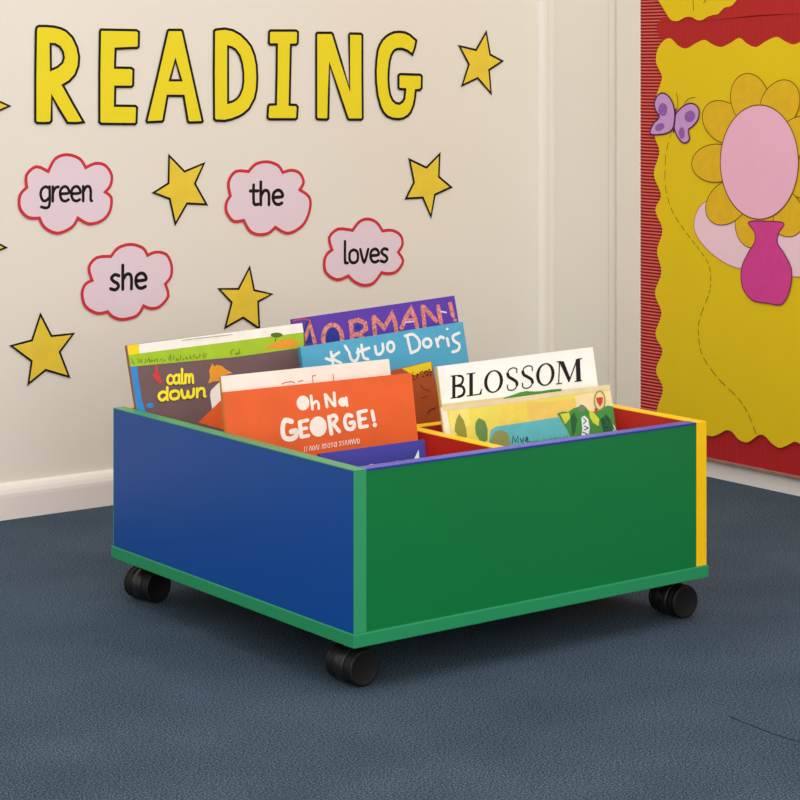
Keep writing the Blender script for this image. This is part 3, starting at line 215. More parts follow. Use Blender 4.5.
  ('R','art_dkgreen',[(0.02127,-0.02747),(0.02357,-0.02423),(0.02371,-0.02072)],0.0008,0,0),
  ('R','art_dkgreen',[(0.02507,-0.02545),(0.02728,-0.02317),(0.02867,-0.02079)],0.0008,0,0),
  ('R','art_dkgreen',[(0.02917,-0.02693),(0.02929,-0.02432),(0.0294,-0.02171)],0.0008,0,0),
  ('R','art_dkgreen',[(0.03271,-0.02601),(0.03079,-0.02465),(0.03475,-0.024)],0.0008,0,0),
  ('R','art_dkgreen',[(0.03638,-0.0269),(0.03603,-0.02458),(0.04065,-0.02285)],0.0008,0,0),
  ('R','art_dkgreen',[(0.03997,-0.02737),(0.04086,-0.02592),(0.04042,-0.02431)],0.0008,0,0),
  ('R','art_dkgreen',[(0.04437,-0.02666),(0.04496,-0.02485),(0.04805,-0.02334)],0.0008,0,0),
  ('R','art_dkgreen',[(0.04731,-0.0286),(0.04883,-0.02715),(0.04947,-0.0256)],0.0008,0,0),
  ('R','art_dkgreen',[(0.05163,-0.02806),(0.05169,-0.02657),(0.05089,-0.02498)],0.0008,0,0),
  ('R','art_dkgreen',[(0.05687,-0.02676),(0.05859,-0.02337),(0.06144,-0.02011)],0.0008,0,0),
  ('R','art_dkgreen',[(0.05884,-0.02846),(0.06077,-0.02506),(0.06068,-0.02142)],0.0008,0,0),
  ('R','art_dkgreen',[(0.0651,-0.02783),(0.06468,-0.02455),(0.06571,-0.02144)],0.00081,0,0),
  ('R','art_dkgreen',[(0.06757,-0.02922),(0.07012,-0.02748),(0.06847,-0.02523)],0.00081,0,0),
  ('R','art_dkgreen',[(0.07039,-0.02958),(0.07199,-0.0283),(0.07125,-0.02673)],0.00081,0,0),
  ('R','art_dkgreen',[(0.07499,-0.02963),(0.07527,-0.02598),(0.07584,-0.02236)],0.00081,0,0),
  ('R','art_dkgreen',[(0.07833,-0.02988),(0.07943,-0.02853),(0.07811,-0.0269)],0.00081,0,0),
  ('R','art_dkgreen',[(0.08241,-0.02887),(0.08507,-0.0275),(0.08213,-0.02545)],0.00081,0,0),
  ('R','art_dkgreen',[(0.08765,-0.02833),(0.09035,-0.02651),(0.08933,-0.02426)],0.00081,0,0),
  ('R','art_dkgreen',[(0.09071,-0.02942),(0.09053,-0.02828),(0.09087,-0.0272)],0.00081,0,0),
  ('R','art_dkgreen',[(0.09641,-0.02853),(0.09459,-0.02593),(0.09705,-0.02384)],0.00081,0,0),
  ('R','art_dkgreen',[(0.09849,-0.03028),(0.10055,-0.02888),(0.0983,-0.02695)],0.00081,0,0),
  ('R','art_dkgreen',[(0.10232,-0.0285),(0.10513,-0.02627),(0.10378,-0.02354)],0.00081,0,0),
  ('R','art_dkgreen',[(0.10821,-0.02948),(0.10995,-0.0265),(0.11036,-0.02336)],0.00081,0,0),
  ('R','art_dkgreen',[(0.10999,-0.03074),(0.11252,-0.02763),(0.11442,-0.02444)],0.00081,0,0),
  ('R','art_dkgreen',[(0.15287,-0.03055),(0.15146,-0.02671),(0.15773,-0.02378)],0.00082,0,0),
  ('R','art_dkgreen',[(0.1585,-0.03147),(0.16066,-0.03057),(0.15805,-0.0291)],0.00082,0,0),
  ('R','art_dkgreen',[(0.16255,-0.03163),(0.16114,-0.03026),(0.16477,-0.02949)],0.00082,0,0),
  ('R','art_dkgreen',[(0.16564,-0.03154),(0.16492,-0.02786),(0.16544,-0.02432)],0.00082,0,0),
  ('R','grey_ink',[(0.08025,-0.00294),(0.15874,-0.00379)],0.00067,0,0),
  ('R','art_lemon',[(0.0583,-0.04918),(0.0554,-0.04722),(0.05181,-0.04924),(0.05025,-0.05348),(0.05144,-0.05748),(0.05421,-0.05862),(0.05717,-0.05714)],0.00361,0,1),
  ('R','art_lemon',[(0.06795,-0.04982),(0.06502,-0.04798),(0.06114,-0.04998),(0.05958,-0.05422),(0.06072,-0.05846),(0.06336,-0.0589),(0.06682,-0.05618)],0.00362,0,1),
  ('R','art_lemon',[(0.06877,-0.04827),(0.06709,-0.0562),(0.06782,-0.05972)],0.00362,0,1),
  ('R','art_lemon',[(0.07424,-0.04119),(0.07131,-0.05769),(0.07201,-0.05982),(0.07362,-0.05995)],0.00363,0,1),
  ('R','art_lemon',[(0.07803,-0.049),(0.076,-0.06037)],0.00363,0,0),
  ('R','art_lemon',[(0.07722,-0.05355),(0.08008,-0.04974),(0.0824,-0.0505),(0.0826,-0.05398),(0.08148,-0.06024)],0.00363,0,1),
  ('R','art_lemon',[(0.0826,-0.05398),(0.08549,-0.05004),(0.0878,-0.05092),(0.08799,-0.0544),(0.0873,-0.06128)],0.00363,0,1),
  ('R','art_lemon',[(0.04566,-0.07016),(0.04121,-0.06778),(0.0356,-0.06969),(0.03369,-0.07371),(0.03582,-0.0777),(0.0398,-0.07811),(0.04472,-0.07553)],0.004,0,1),
  ('R','art_lemon',[(0.0482,-0.06268),(0.04553,-0.07557),(0.04577,-0.07883)],0.004,0,1),
  ('R','art_lemon',[(0.05817,-0.06857),(0.05282,-0.06995),(0.05075,-0.07365),(0.05148,-0.07759),(0.05627,-0.07934),(0.0616,-0.07808),(0.06371,-0.07427),(0.06295,-0.07043),(0.05817,-0.06857)],0.00401,0,1),
  ('R','art_lemon',[(0.06832,-0.06905),(0.06893,-0.07833),(0.07199,-0.07957),(0.07573,-0.07702),(0.07751,-0.07166)],0.00402,0,1),
  ('R','art_lemon',[(0.07751,-0.07166),(0.07748,-0.07874),(0.08055,-0.07998),(0.08472,-0.07745),(0.0867,-0.0699)],0.00403,0,1),
  ('R','art_lemon',[(0.09182,-0.07014),(0.08987,-0.08098)],0.00404,0,0),
  ('R','art_lemon',[(0.09104,-0.07448),(0.09586,-0.07077),(0.1004,-0.07087),(0.10193,-0.0739),(0.10075,-0.08041),(0.1022,-0.08158)],0.00404,0,1),
 ]),
 'book_norman': ({'O':(1.6464,2.45172,0.35152),'A':(0.96231,-0.25552,0.09314),'B':(-0.03446,0.22516,0.97371)}, [
  ('P','art_navy',[(0.01575,-0.01745),(0.0205,-0.00678),(0.02829,-0.00502),(0.03348,-0.03693),(0.01255,-0.03678)],[],0),
  ('R','art_salmon',[(0.01515,-0.03009),(0.0259,-0.01037),(0.02886,-0.03769)],0.00618,0,0),
  ('R','art_salmon',[(0.08688,-0.01598),(0.0848,-0.0371),(0.08439,-0.04843)],0.00624,0,0),
  ('R','art_salmon',[(0.08539,-0.01578),(0.09778,-0.01463),(0.1075,-0.02028),(0.10755,-0.02887),(0.09741,-0.03459),(0.08527,-0.03431)],0.00624,0,0),
  ('R','art_salmon',[(0.09443,-0.03417),(0.10592,-0.04722)],0.00624,0,0),
  ('R','art_salmon',[(0.12143,-0.01503),(0.1198,-0.03774),(0.11984,-0.04633)],0.00627,0,0),
  ('R','art_salmon',[(0.12242,-0.01374),(0.13476,-0.03124),(0.15024,-0.01325),(0.1528,-0.02512),(0.15261,-0.0438)],0.00627,0,0),
  ('R','art_salmon',[(0.16113,-0.03492),(0.17068,-0.02039),(0.18027,-0.01014),(0.1841,-0.02368),(0.18489,-0.0368)],0.00629,0,0),
  ('R','art_salmon',[(0.16741,-0.02571),(0.1836,-0.0265)],0.0063,0,0),
  ('R','art_salmon',[(0.19831,-0.0097),(0.19656,-0.03698)],0.00633,0,0),
  ('R','art_salmon',[(0.2006,-0.01001),(0.208,-0.02118),(0.2154,-0.03235)],0.00633,0,0),
  ('R','art_salmon',[(0.22218,-0.01222),(0.22256,-0.03625)],0.00635,0,0),
  ('R','art_salmon',[(0.2413,-0.01117),(0.24282,-0.02887)],0.00636,0,0),
  ('P','art_navy',[(0.06963,-0.03709),(0.06616,-0.04619),(0.05987,-0.0523),(0.05246,-0.0538),(0.04589,-0.0503),(0.04193,-0.04273),(0.04163,-0.03313),(0.04506,-0.02404),(0.05133,-0.01789),(0.05876,-0.01636),(0.06536,-0.01985),(0.06934,-0.02744)],[],0),
  ('R','art_salmon',[(0.06963,-0.03709),(0.06616,-0.04619),(0.05987,-0.0523),(0.05246,-0.0538),(0.04589,-0.0503),(0.04193,-0.04273),(0.04163,-0.03313),(0.04506,-0.02404),(0.05133,-0.01789),(0.05876,-0.01636),(0.06536,-0.01985),(0.06934,-0.02744)],0.0065,1,1),
  ('P','art_navy',[(0.10057,-0.02503),(0.10009,-0.02624),(0.09913,-0.02722),(0.0978,-0.02787),(0.09627,-0.02809),(0.09471,-0.02788),(0.09333,-0.02724),(0.09228,-0.02627),(0.09169,-0.02507),(0.09164,-0.02379),(0.09212,-0.02258),(0.09308,-0.0216),(0.09441,-0.02096),(0.09594,-0.02073),(0.09749,-0.02094),(0.09887,-0.02158),(0.09993,-0.02255),(0.10051,-0.02376)],[],0),
  ('P','art_salmon',[(0.24757,-0.03579),(0.24676,-0.03722),(0.24521,-0.03795),(0.24349,-0.03771),(0.24227,-0.03659),(0.24202,-0.03502),(0.24282,-0.03359),(0.24438,-0.03285),(0.24609,-0.03309),(0.24731,-0.03421)],[],0),
  ('R','art_lilacw',[(0.22551,-0.01995),(0.23294,-0.02242)],0.00231,0,0),
  ('R','art_lilacw',[(0.1678,-0.02792),(0.1817,-0.02841)],0.00172,0,0),
  ('R','art_red',[(0.00175,-0.00277),(0.01376,-0.0023),(0.02389,-0.00441),(0.02737,-0.01057)],0.00154,0,1),
 ]),
 'book_doris': ({'O':(1.61156,2.37955,0.32255),'A':(0.99328,-0.09276,0.06918),'B':(-0.05165,0.17963,0.98238)}, [
  ('R','art_white',[(0.04694,-0.0131),(0.04733,-0.02972)],0.00413,0,0),
  ('R','art_white',[(0.05927,-0.01551),(0.04791,-0.02152),(0.05999,-0.03013)],0.00414,0,1),
  ('R','art_white',[(0.03773,-0.02077),(0.04801,-0.02567)],0.00412,0,0),
  ('R','art_white',[(0.07012,-0.008),(0.07311,-0.01397)],0.00415,0,0),
  ('R','art_white',[(0.075,-0.01701),(0.07653,-0.02693),(0.08234,-0.03053),(0.08798,-0.02577),(0.08984,-0.0149)],0.00415,0,1),
  ('R','art_white',[(0.09628,-0.01021),(0.09665,-0.02698),(0.10329,-0.0307)],0.00417,0,1),
  ('R','art_white',[(0.08745,-0.01943),(0.10745,-0.01594)],0.00416,0,0),
  ('R','art_white',[(0.11733,-0.01521),(0.11806,-0.0251),(0.12352,-0.02656),(0.12925,-0.02176),(0.12987,-0.01343)],0.00419,0,1),
  ('R','art_white',[(0.17134,-0.00712),(0.17228,-0.02067),(0.17357,-0.03214)],0.00423,0,1),
  ('R','art_white',[(0.16798,-0.00737),(0.18133,-0.00705),(0.18951,-0.01737),(0.18673,-0.02832),(0.17357,-0.03214)],0.00422,0,1),
  ('R','art_white',[(0.21786,-0.0184),(0.21929,-0.02927)],0.00426,0,0),
  ('R','art_white',[(0.21876,-0.02279),(0.22496,-0.01651),(0.23049,-0.01869)],0.00426,0,1),
  ('R','art_white',[(0.23616,-0.02017),(0.23688,-0.03027)],0.00427,0,0),
  ('R','art_white',[(0.25751,-0.01519),(0.24675,-0.01803),(0.24715,-0.02525),(0.25458,-0.03128),(0.25152,-0.03873),(0.24187,-0.04024)],0.00429,0,1),
  ('R','art_white',[(0.14747,-0.01979),(0.14575,-0.02352),(0.14261,-0.02553),(0.13924,-0.02506),(0.13693,-0.02229),(0.13656,-0.01828),(0.13828,-0.01456),(0.14142,-0.01254),(0.14479,-0.013),(0.1471,-0.01577)],0.00421,1,1),
  ('R','art_white',[(0.20865,-0.02283),(0.20678,-0.02608),(0.20313,-0.02774),(0.19908,-0.02719),(0.19619,-0.02462),(0.19555,-0.02103),(0.1974,-0.01779),(0.20105,-0.01612),(0.2051,-0.01667),(0.20801,-0.01923)],0.00425,1,1),
  ('P','art_white',[(0.24071,-0.0072),(0.24012,-0.00813),(0.23893,-0.0086),(0.2376,-0.00842),(0.23663,-0.00766),(0.2364,-0.00662),(0.23699,-0.00569),(0.23818,-0.00523),(0.23951,-0.00541),(0.24048,-0.00616)],[],0),
 ]),
 'book_white': ({'O':(1.39309,2.23315,0.31894),'A':(0.99712,-0.07463,0.01368),'B':(0.00085,0.1913,0.98153)}, [
  ('R','art_rust',[(0.13642,-0.01129),(0.13118,-0.0117),(0.13081,-0.0206)],0.00128,0,0),
  ('R','art_rust',[(0.1617,-0.01193),(0.16161,-0.0209)],0.00129,0,0),
  ('R','art_rust',[(0.0857,-0.01766),(0.09173,-0.01595),(0.10048,-0.016),(0.10461,-0.01816)],0.00127,0,0),
  ('R','art_rust',[(0.10919,-0.01668),(0.11661,-0.0161)],0.00128,0,0),
 ]),
 'book_george': ({'O':(1.38597,2.21665,0.30152),'A':(0.98618,-0.16371,0.02534),'B':(0.00239,0.16696,0.98596)}, [
  ('P','art_cream',[(0.11593,-0.02442),(0.11508,-0.02752),(0.11327,-0.03013),(0.11071,-0.03195),(0.10773,-0.03275),(0.10468,-0.03245),(0.10192,-0.03108),(0.09979,-0.0288),(0.09854,-0.0259),(0.09833,-0.02271),(0.09917,-0.01962),(0.10098,-0.01701),(0.10352,-0.01519),(0.1065,-0.01437),(0.10956,-0.01466),(0.11233,-0.01603),(0.11447,-0.01831),(0.11572,-0.02123)],[],0),
  ('R','art_cream',[(0.11903,-0.01593),(0.11945,-0.0323)],0.0038,0,0),
  ('R','art_cream',[(0.12078,-0.02615),(0.12527,-0.0232),(0.12817,-0.02624),(0.12809,-0.03252)],0.00354,0,1),
  ('R','art_cream',[(0.1386,-0.01617),(0.13984,-0.03141)],0.00406,0,0),
  ('R','art_cream',[(0.13996,-0.01668),(0.14911,-0.03018)],0.00381,0,0),
  ('R','art_cream',[(0.15137,-0.01524),(0.15111,-0.03126)],0.00407,0,0),
  ('P','art_cream',[(0.16868,-0.02829),(0.16796,-0.03045),(0.1664,-0.03219),(0.16422,-0.03324),(0.16176,-0.03344),(0.15939,-0.03276),(0.15748,-0.03132),(0.15631,-0.02932),(0.15606,-0.02707),(0.15677,-0.02491),(0.15833,-0.02318),(0.16051,-0.02212),(0.16297,-0.02192),(0.16534,-0.02259),(0.16726,-0.02404),(0.16843,-0.02604)],[],0),
  ('R','art_cream',[(0.16752,-0.02312),(0.16793,-0.03265)],0.00383,0,0),
  ('R','art_cream',[(0.08905,-0.04489),(0.08031,-0.04276),(0.07613,-0.05166),(0.07693,-0.06292),(0.08485,-0.06624),(0.09266,-0.06394),(0.09403,-0.05724),(0.0871,-0.05752)],0.00628,0,1),
  ('R','art_cream',[(0.10001,-0.04725),(0.10059,-0.06477)],0.00579,0,0),
  ('R','art_cream',[(0.10064,-0.04644),(0.11115,-0.0455)],0.00453,0,0),
  ('R','art_cream',[(0.10041,-0.05565),(0.10876,-0.05526)],0.00428,0,0),
  ('R','art_cream',[(0.10081,-0.06542),(0.11058,-0.06469)],0.00453,0,0),
  ('R','art_cream',[(0.18285,-0.0435),(0.18337,-0.06128)],0.00588,0,0),
  ('R','art_cream',[(0.1835,-0.04267),(0.19432,-0.04171)],0.0046,0,0),
  ('R','art_cream',[(0.18322,-0.05202),(0.19182,-0.05162)],0.00434,0,0),
  ('R','art_cream',[(0.18359,-0.06193),(0.19366,-0.06119)],0.0046,0,0),
  ('P','art_cream',[(0.13672,-0.05612),(0.13573,-0.05998),(0.13367,-0.06333),(0.13075,-0.06586),(0.12725,-0.06731),(0.12352,-0.06754),(0.11991,-0.06654),(0.11679,-0.0644),(0.11446,-0.06134),(0.11314,-0.05765),(0.11295,-0.05369),(0.11393,-0.04985),(0.11597,-0.0465),(0.11888,-0.04396),(0.12237,-0.0425),(0.12611,-0.04225),(0.12973,-0.04323),(0.13286,-0.04537),(0.13521,-0.04844),(0.13654,-0.05215)],[],0),
  ('R','art_cream',[(0.14101,-0.04449),(0.14222,-0.06535)],0.00558,0,0),
  ('R','art_cream',[(0.14125,-0.04489),(0.14914,-0.04342),(0.15141,-0.04869),(0.14525,-0.05373)],0.00482,0,1),
  ('R','art_cream',[(0.14595,-0.0538),(0.15333,-0.06399)],0.00508,0,0),
  ('R','art_cream',[(0.17286,-0.04642),(0.16665,-0.04479),(0.16245,-0.05106),(0.16427,-0.06071),(0.17114,-0.06268),(0.17505,-0.05929),(0.17483,-0.05472),(0.16983,-0.05497)],0.0051,0,1),
  ('R','art_cream',[(0.20242,-0.04366),(0.20353,-0.05458)],0.00513,0,0),
  ('P','art_cream',[(0.20754,-0.06134),(0.20694,-0.06274),(0.20563,-0.06367),(0.20396,-0.06389),(0.20237,-0.06334),(0.20129,-0.06216),(0.20101,-0.06067),(0.2016,-0.05927),(0.20291,-0.05834),(0.20459,-0.05812),(0.20618,-0.05867),(0.20726,-0.05985)],[],0),
  ('R','art_cream',[(0.10238,-0.08402),(0.10358,-0.07767)],0.00075,0,0),
  ('R','art_cream',[(0.10544,-0.08392),(0.10664,-0.07757)],0.00075,0,0),
  ('R','art_cream',[(0.10936,-0.08355),(0.11163,-0.07756),(0.11267,-0.08378)],0.00076,0,1),
  ('R','art_cream',[(0.11701,-0.08076),(0.11655,-0.08233),(0.1157,-0.08323),(0.11476,-0.08313),(0.11411,-0.08206),(0.11398,-0.08044),(0.11443,-0.07887),(0.11529,-0.07797),(0.11622,-0.07807),(0.11688,-0.07913)],0.00076,1,0),
  ('R','art_cream',[(0.11772,-0.08329),(0.12001,-0.07729),(0.12104,-0.08352)],0.00076,0,1),
  ('R','art_cream',[(0.12217,-0.0834),(0.12338,-0.07703)],0.00076,0,0),
  ('R','art_cream',[(0.12667,-0.08301),(0.12896,-0.077),(0.13,-0.08324)],0.00076,0,1),
  ('R','art_cream',[(0.13399,-0.07712),(0.1311,-0.07794),(0.13334,-0.08068),(0.13061,-0.08276)],0.00076,0,1),
  ('R','art_cream',[(0.1383,-0.08008),(0.13784,-0.08165),(0.13698,-0.08256),(0.13604,-0.08246),(0.13538,-0.08139),(0.13525,-0.07976),(0.13571,-0.07819),(0.13657,-0.07728),(0.13752,-0.07738),(0.13818,-0.07845)],0.00076,1,0),
  ('R','art_cream',[(0.14299,-0.07683),(0.1401,-0.07765),(0.14234,-0.08039),(0.13959,-0.08248)],0.00076,0,1),
  ('R','art_cream',[(0.14731,-0.0798),(0.14686,-0.08137),(0.14599,-0.08228),(0.14504,-0.08218),(0.14438,-0.08111),(0.14426,-0.07947),(0.14472,-0.0779),(0.14558,-0.07699),(0.14653,-0.07709),(0.14719,-0.07816)],0.00076,1,0),
  ('R','art_cream',[(0.14716,-0.08262),(0.14839,-0.07622)],0.00076,0,0),
  ('R','art_cream',[(0.15456,-0.07645),(0.15166,-0.07728),(0.15391,-0.08003),(0.15115,-0.08212)],0.00076,0,1),
  ('R','art_cream',[(0.15853,-0.07632),(0.15562,-0.07715),(0.15787,-0.0799),(0.15511,-0.082)],0.00076,0,1),
  ('R','art_cream',[(0.15906,-0.082),(0.16139,-0.07595),(0.16242,-0.08223)],0.00076,0,1),
  ('R','art_cream',[(0.16359,-0.08185),(0.16593,-0.07581),(0.16696,-0.08209)],0.00076,0,1),
  ('R','art_cream',[(0.16672,-0.08176),(0.16906,-0.0757),(0.17009,-0.08199)],0.00076,0,1),
  ('R','art_cream',[(0.16984,-0.08166),(0.17218,-0.0756),(0.17322,-0.08189)],0.00076,0,1),
  ('R','art_cream',[(0.17383,-0.08153),(0.17617,-0.07547),(0.17721,-0.08177)],0.00076,0,1),
  ('R','art_cream',[(0.18023,-0.07875),(0.17976,-0.08034),(0.17888,-0.08125),(0.17793,-0.08115),(0.17726,-0.08007),(0.17714,-0.07843),(0.1776,-0.07684),(0.17848,-0.07593),(0.17944,-0.07603),(0.18011,-0.07711)],0.00076,1,0),
 ]),
 'book_blue': ({'O':(1.39278,2.0156,0.25389),'A':(0.99936,-0.03434,0.00962),'B':(-0.00412,0.15668,0.98764)}, [
  ('R','art_lilacw',[(0.06273,-0.02253),(0.07007,-0.02069),(0.07705,-0.0222)],0.00177,0,0),
  ('R','art_lilacw',[(0.08117,-0.02385),(0.08993,-0.02275),(0.09873,-0.02165)],0.00178,0,0),
  ('R','art_lilacw',[(0.10136,-0.02384),(0.10748,-0.02124),(0.11448,-0.02358)],0.00179,0,0),
  ('R','art_lilacw',[(0.11517,-0.02389),(0.12131,-0.0214),(0.12696,-0.02311)],0.00179,0,0),
  ('P','art_white',[(0.14022,-0.0107),(0.13581,-0.01676),(0.12974,-0.02438),(0.14007,-0.02414)],[],0),
 ]),
 'book_brown': ({'O':(1.6331,2.33831,0.27389),'A':(0.96439,-0.21476,0.15436),'B':(-0.11225,0.19608,0.97414)}, [
  ('P','art_lemon2',[(0.10835,-0.00069),(0.15311,-0.00033),(0.15177,-0.01269),(0.13937,-0.01282),(0.1223,-0.01334)],[],0),
  ('P','art_dkbrown',[(0.13848,-0.01822),(0.13761,-0.01906),(0.13611,-0.01899),(0.13512,-0.01806),(0.13537,-0.01697),(0.13668,-0.01654),(0.13807,-0.01709)],[],0),
  ('P','art_dkbrown',[(0.14982,-0.01128),(0.14896,-0.01207),(0.14746,-0.01199),(0.14645,-0.01109),(0.14669,-0.01006),(0.148,-0.00967),(0.1494,-0.01021)],[],0),
  ('P','art_dkbrown',[(0.14829,-0.01163),(0.14771,-0.01241),(0.14683,-0.01244),(0.14629,-0.0117),(0.14652,-0.01074),(0.14733,-0.01029),(0.14812,-0.01068)],[],0),
  ('P','art_dkbrown',[(0.13787,-0.01096),(0.13723,-0.01197),(0.1363,-0.01205),(0.13578,-0.01115),(0.13606,-0.00993),(0.13693,-0.00932),(0.13774,-0.00978)],[],0),
  ('P','art_dkbrown',[(0.14369,-0.01201),(0.14315,-0.01285),(0.14235,-0.01291),(0.1419,-0.01216),(0.14214,-0.01115),(0.14288,-0.01065),(0.14357,-0.01103)],[],0),
  ('P','art_dkbrown',[(0.12364,-0.00959),(0.12313,-0.01017),(0.12229,-0.01016),(0.12176,-0.00956),(0.12192,-0.00884),(0.12267,-0.00852),(0.12344,-0.00886)],[],0),
  ('P','art_dkbrown',[(0.15098,-0.01477),(0.15013,-0.01549),(0.14862,-0.01539),(0.14758,-0.01454),(0.1478,-0.01359),(0.14912,-0.01325),(0.15053,-0.01377)],[],0),
  ('P','art_dkbrown',[(0.14127,-0.01273),(0.14046,-0.01373),(0.13917,-0.01375),(0.13837,-0.01276),(0.13866,-0.01151),(0.13983,-0.01094),(0.14099,-0.01148)],[],0),
  ('P','art_dkbrown',[(0.14777,-0.01248),(0.14729,-0.01302),(0.14648,-0.013),(0.14597,-0.01245),(0.14612,-0.01176),(0.14684,-0.01147),(0.14757,-0.01179)],[],0),
  ('P','art_dkbrown',[(0.12082,-0.01224),(0.12032,-0.01312),(0.11965,-0.01322),(0.1193,-0.01246),(0.11954,-0.01141),(0.12019,-0.01087),(0.12076,-0.01123)],[],0),
  ('P','art_dkbrown',[(0.1299,-0.0133),(0.12927,-0.01392),(0.12819,-0.01387),(0.12747,-0.0132),(0.12766,-0.0124),(0.1286,-0.01208),(0.1296,-0.01248)],[],0),
  ('P','art_dkbrown',[(0.13543,-0.01173),(0.13466,-0.01212),(0.13316,-0.01194),(0.13206,-0.01131),(0.1322,-0.01072),(0.13347,-0.0106),(0.1349,-0.01105)],[],0),
  ('P','art_dkbrown',[(0.14395,-0.01168),(0.14319,-0.01231),(0.14184,-0.01221),(0.14091,-0.01147),(0.14111,-0.01063),(0.14228,-0.01034),(0.14354,-0.01081)],[],0),
  ('P','art_dkbrown',[(0.13787,-0.01114),(0.13726,-0.01218),(0.13642,-0.01229),(0.13597,-0.01138),(0.13626,-0.01014),(0.13707,-0.0095),(0.13778,-0.00994)],[],0),
  ('P','art_dkbrown',[(0.12448,-0.01908),(0.12367,-0.01968),(0.1222,-0.01955),(0.12116,-0.01879),(0.12135,-0.01798),(0.12262,-0.01772),(0.12401,-0.01821)],[],0),
  ('P','art_dkbrown',[(0.12957,-0.01533),(0.12902,-0.01625),(0.12825,-0.01634),(0.12784,-0.01554),(0.12809,-0.01444),(0.12882,-0.01388),(0.12948,-0.01428)],[],0),
  ('P','art_dkbrown',[(0.1456,-0.01196),(0.14482,-0.0124),(0.14334,-0.01223),(0.14227,-0.01158),(0.14242,-0.01094),(0.14368,-0.01079),(0.14509,-0.01124)],[],0),
  ('P','art_dkbrown',[(0.12892,-0.01723),(0.12826,-0.01824),(0.12728,-0.01831),(0.12673,-0.0174),(0.12701,-0.01618),(0.12792,-0.01558),(0.12877,-0.01604)],[],0),
  ('P','art_dkbrown',[(0.13657,-0.01205),(0.13609,-0.01255),(0.13528,-0.01252),(0.13475,-0.012),(0.1349,-0.01136),(0.13561,-0.0111),(0.13636,-0.01141)],[],0),
  ('P','art_dkbrown',[(0.12223,-0.01856),(0.12176,-0.01904),(0.12097,-0.01901),(0.12045,-0.0185),(0.12059,-0.01789),(0.12129,-0.01764),(0.12202,-0.01794)],[],0),
  ('P','art_dkbrown',[(0.15052,-0.01398),(0.14994,-0.0148),(0.14906,-0.01484),(0.14854,-0.01408),(0.14877,-0.01308),(0.14958,-0.01261),(0.15036,-0.01301)],[],0),
  ('P','art_dkbrown',[(0.14524,-0.01343),(0.14468,-0.01446),(0.14395,-0.01458),(0.14359,-0.01371),(0.14387,-0.01249),(0.14459,-0.01185),(0.1452,-0.01227)],[],0),
  ('P','art_dkbrown',[(0.11927,-0.01501),(0.11872,-0.01591),(0.11793,-0.016),(0.1175,-0.01519),(0.11775,-0.01411),(0.11849,-0.01356),(0.11917,-0.01396)],[],0),
  ('P','art_dkbrown',[(0.14844,-0.01715),(0.14794,-0.01787),(0.14717,-0.01792),(0.14673,-0.01724),(0.14693,-0.01636),(0.14764,-0.01593),(0.14831,-0.01629)],[],0),
  ('P','art_dkbrown',[(0.12367,-0.01373),(0.12295,-0.01478),(0.12188,-0.01484),(0.12125,-0.01388),(0.12154,-0.0126),(0.12254,-0.01199),(0.12349,-0.01249)],[],0),
  ('P','art_dkbrown',[(0.14575,-0.01685),(0.14506,-0.01773),(0.14395,-0.01775),(0.14327,-0.01689),(0.14352,-0.0158),(0.14452,-0.01531),(0.14551,-0.01577)],[],0),
  ('P','art_dkbrown',[(0.13438,-0.01211),(0.13387,-0.0128),(0.13308,-0.01282),(0.1326,-0.01217),(0.1328,-0.01133),(0.13352,-0.01093),(0.13422,-0.01128)],[],0),
  ('P','art_dkbrown',[(0.14971,-0.0189),(0.14907,-0.01953),(0.14797,-0.01948),(0.14724,-0.01879),(0.14743,-0.01797),(0.14839,-0.01765),(0.14941,-0.01806)],[],0),
  ('P','art_dkbrown',[(0.12243,-0.01263),(0.12165,-0.01325),(0.12023,-0.01313),(0.11926,-0.01238),(0.11945,-0.01155),(0.12067,-0.01127),(0.12199,-0.01175)],[],0),
  ('P','art_dkbrown',[(0.14358,-0.01778),(0.14281,-0.01866),(0.14155,-0.01864),(0.14075,-0.01775),(0.14101,-0.01664),(0.14213,-0.01616),(0.14327,-0.01666)],[],0),
  ('P','art_dkbrown',[(0.13073,-0.0133),(0.13003,-0.0142),(0.12893,-0.01422),(0.12826,-0.01335),(0.12852,-0.01224),(0.12951,-0.01172),(0.1305,-0.0122)],[],0),
  ('P','art_dkbrown',[(0.14138,-0.01386),(0.14065,-0.01463),(0.13941,-0.01459),(0.1386,-0.01378),(0.13883,-0.01279),(0.13992,-0.01239),(0.14106,-0.01286)],[],0),
  ('P','art_dkbrown',[(0.11982,-0.0122),(0.1191,-0.0129),(0.11785,-0.01284),(0.11702,-0.01207),(0.11722,-0.01117),(0.11832,-0.01082),(0.11947,-0.01128)],[],0),
  ('P','art_dkbrown',[(0.14434,-0.01731),(0.14371,-0.01815),(0.14273,-0.01817),(0.14214,-0.01737),(0.14238,-0.01635),(0.14327,-0.01587),(0.14414,-0.0163)],[],0),
  ('R','art_dkbrown',[(0.13091,-0.069),(0.13477,-0.06568),(0.13979,-0.064),(0.14525,-0.06381)],0.00152,0,1),
  ('R','art_dkbrown',[(0.12962,-0.02821),(0.13425,-0.03482),(0.14244,-0.03941)],0.00083,0,0),
  ('R','art_dkbrown',[(0.12707,-0.04582),(0.13795,-0.04542)],0.00083,0,0),
 ]),
 'book_blossom': ({'O':(1.68795,2.17232,0.31296),'A':(0.93197,-0.35337,0.08104),'B':(-0.0192,0.17512,0.98436)}, [
  ('P','ink',[(0.01541,-0.0429),(0.01981,-0.04288),(0.02349,-0.0146),(0.01908,-0.01464)],[],0),
  ('R','ink',[(0.01668,-0.01465),(0.02269,-0.01461),(0.02863,-0.01513)],0.00159,0,0),
  ('R','ink',[(0.01302,-0.04291),(0.01901,-0.04289),(0.02504,-0.04258)],0.00159,0,0),
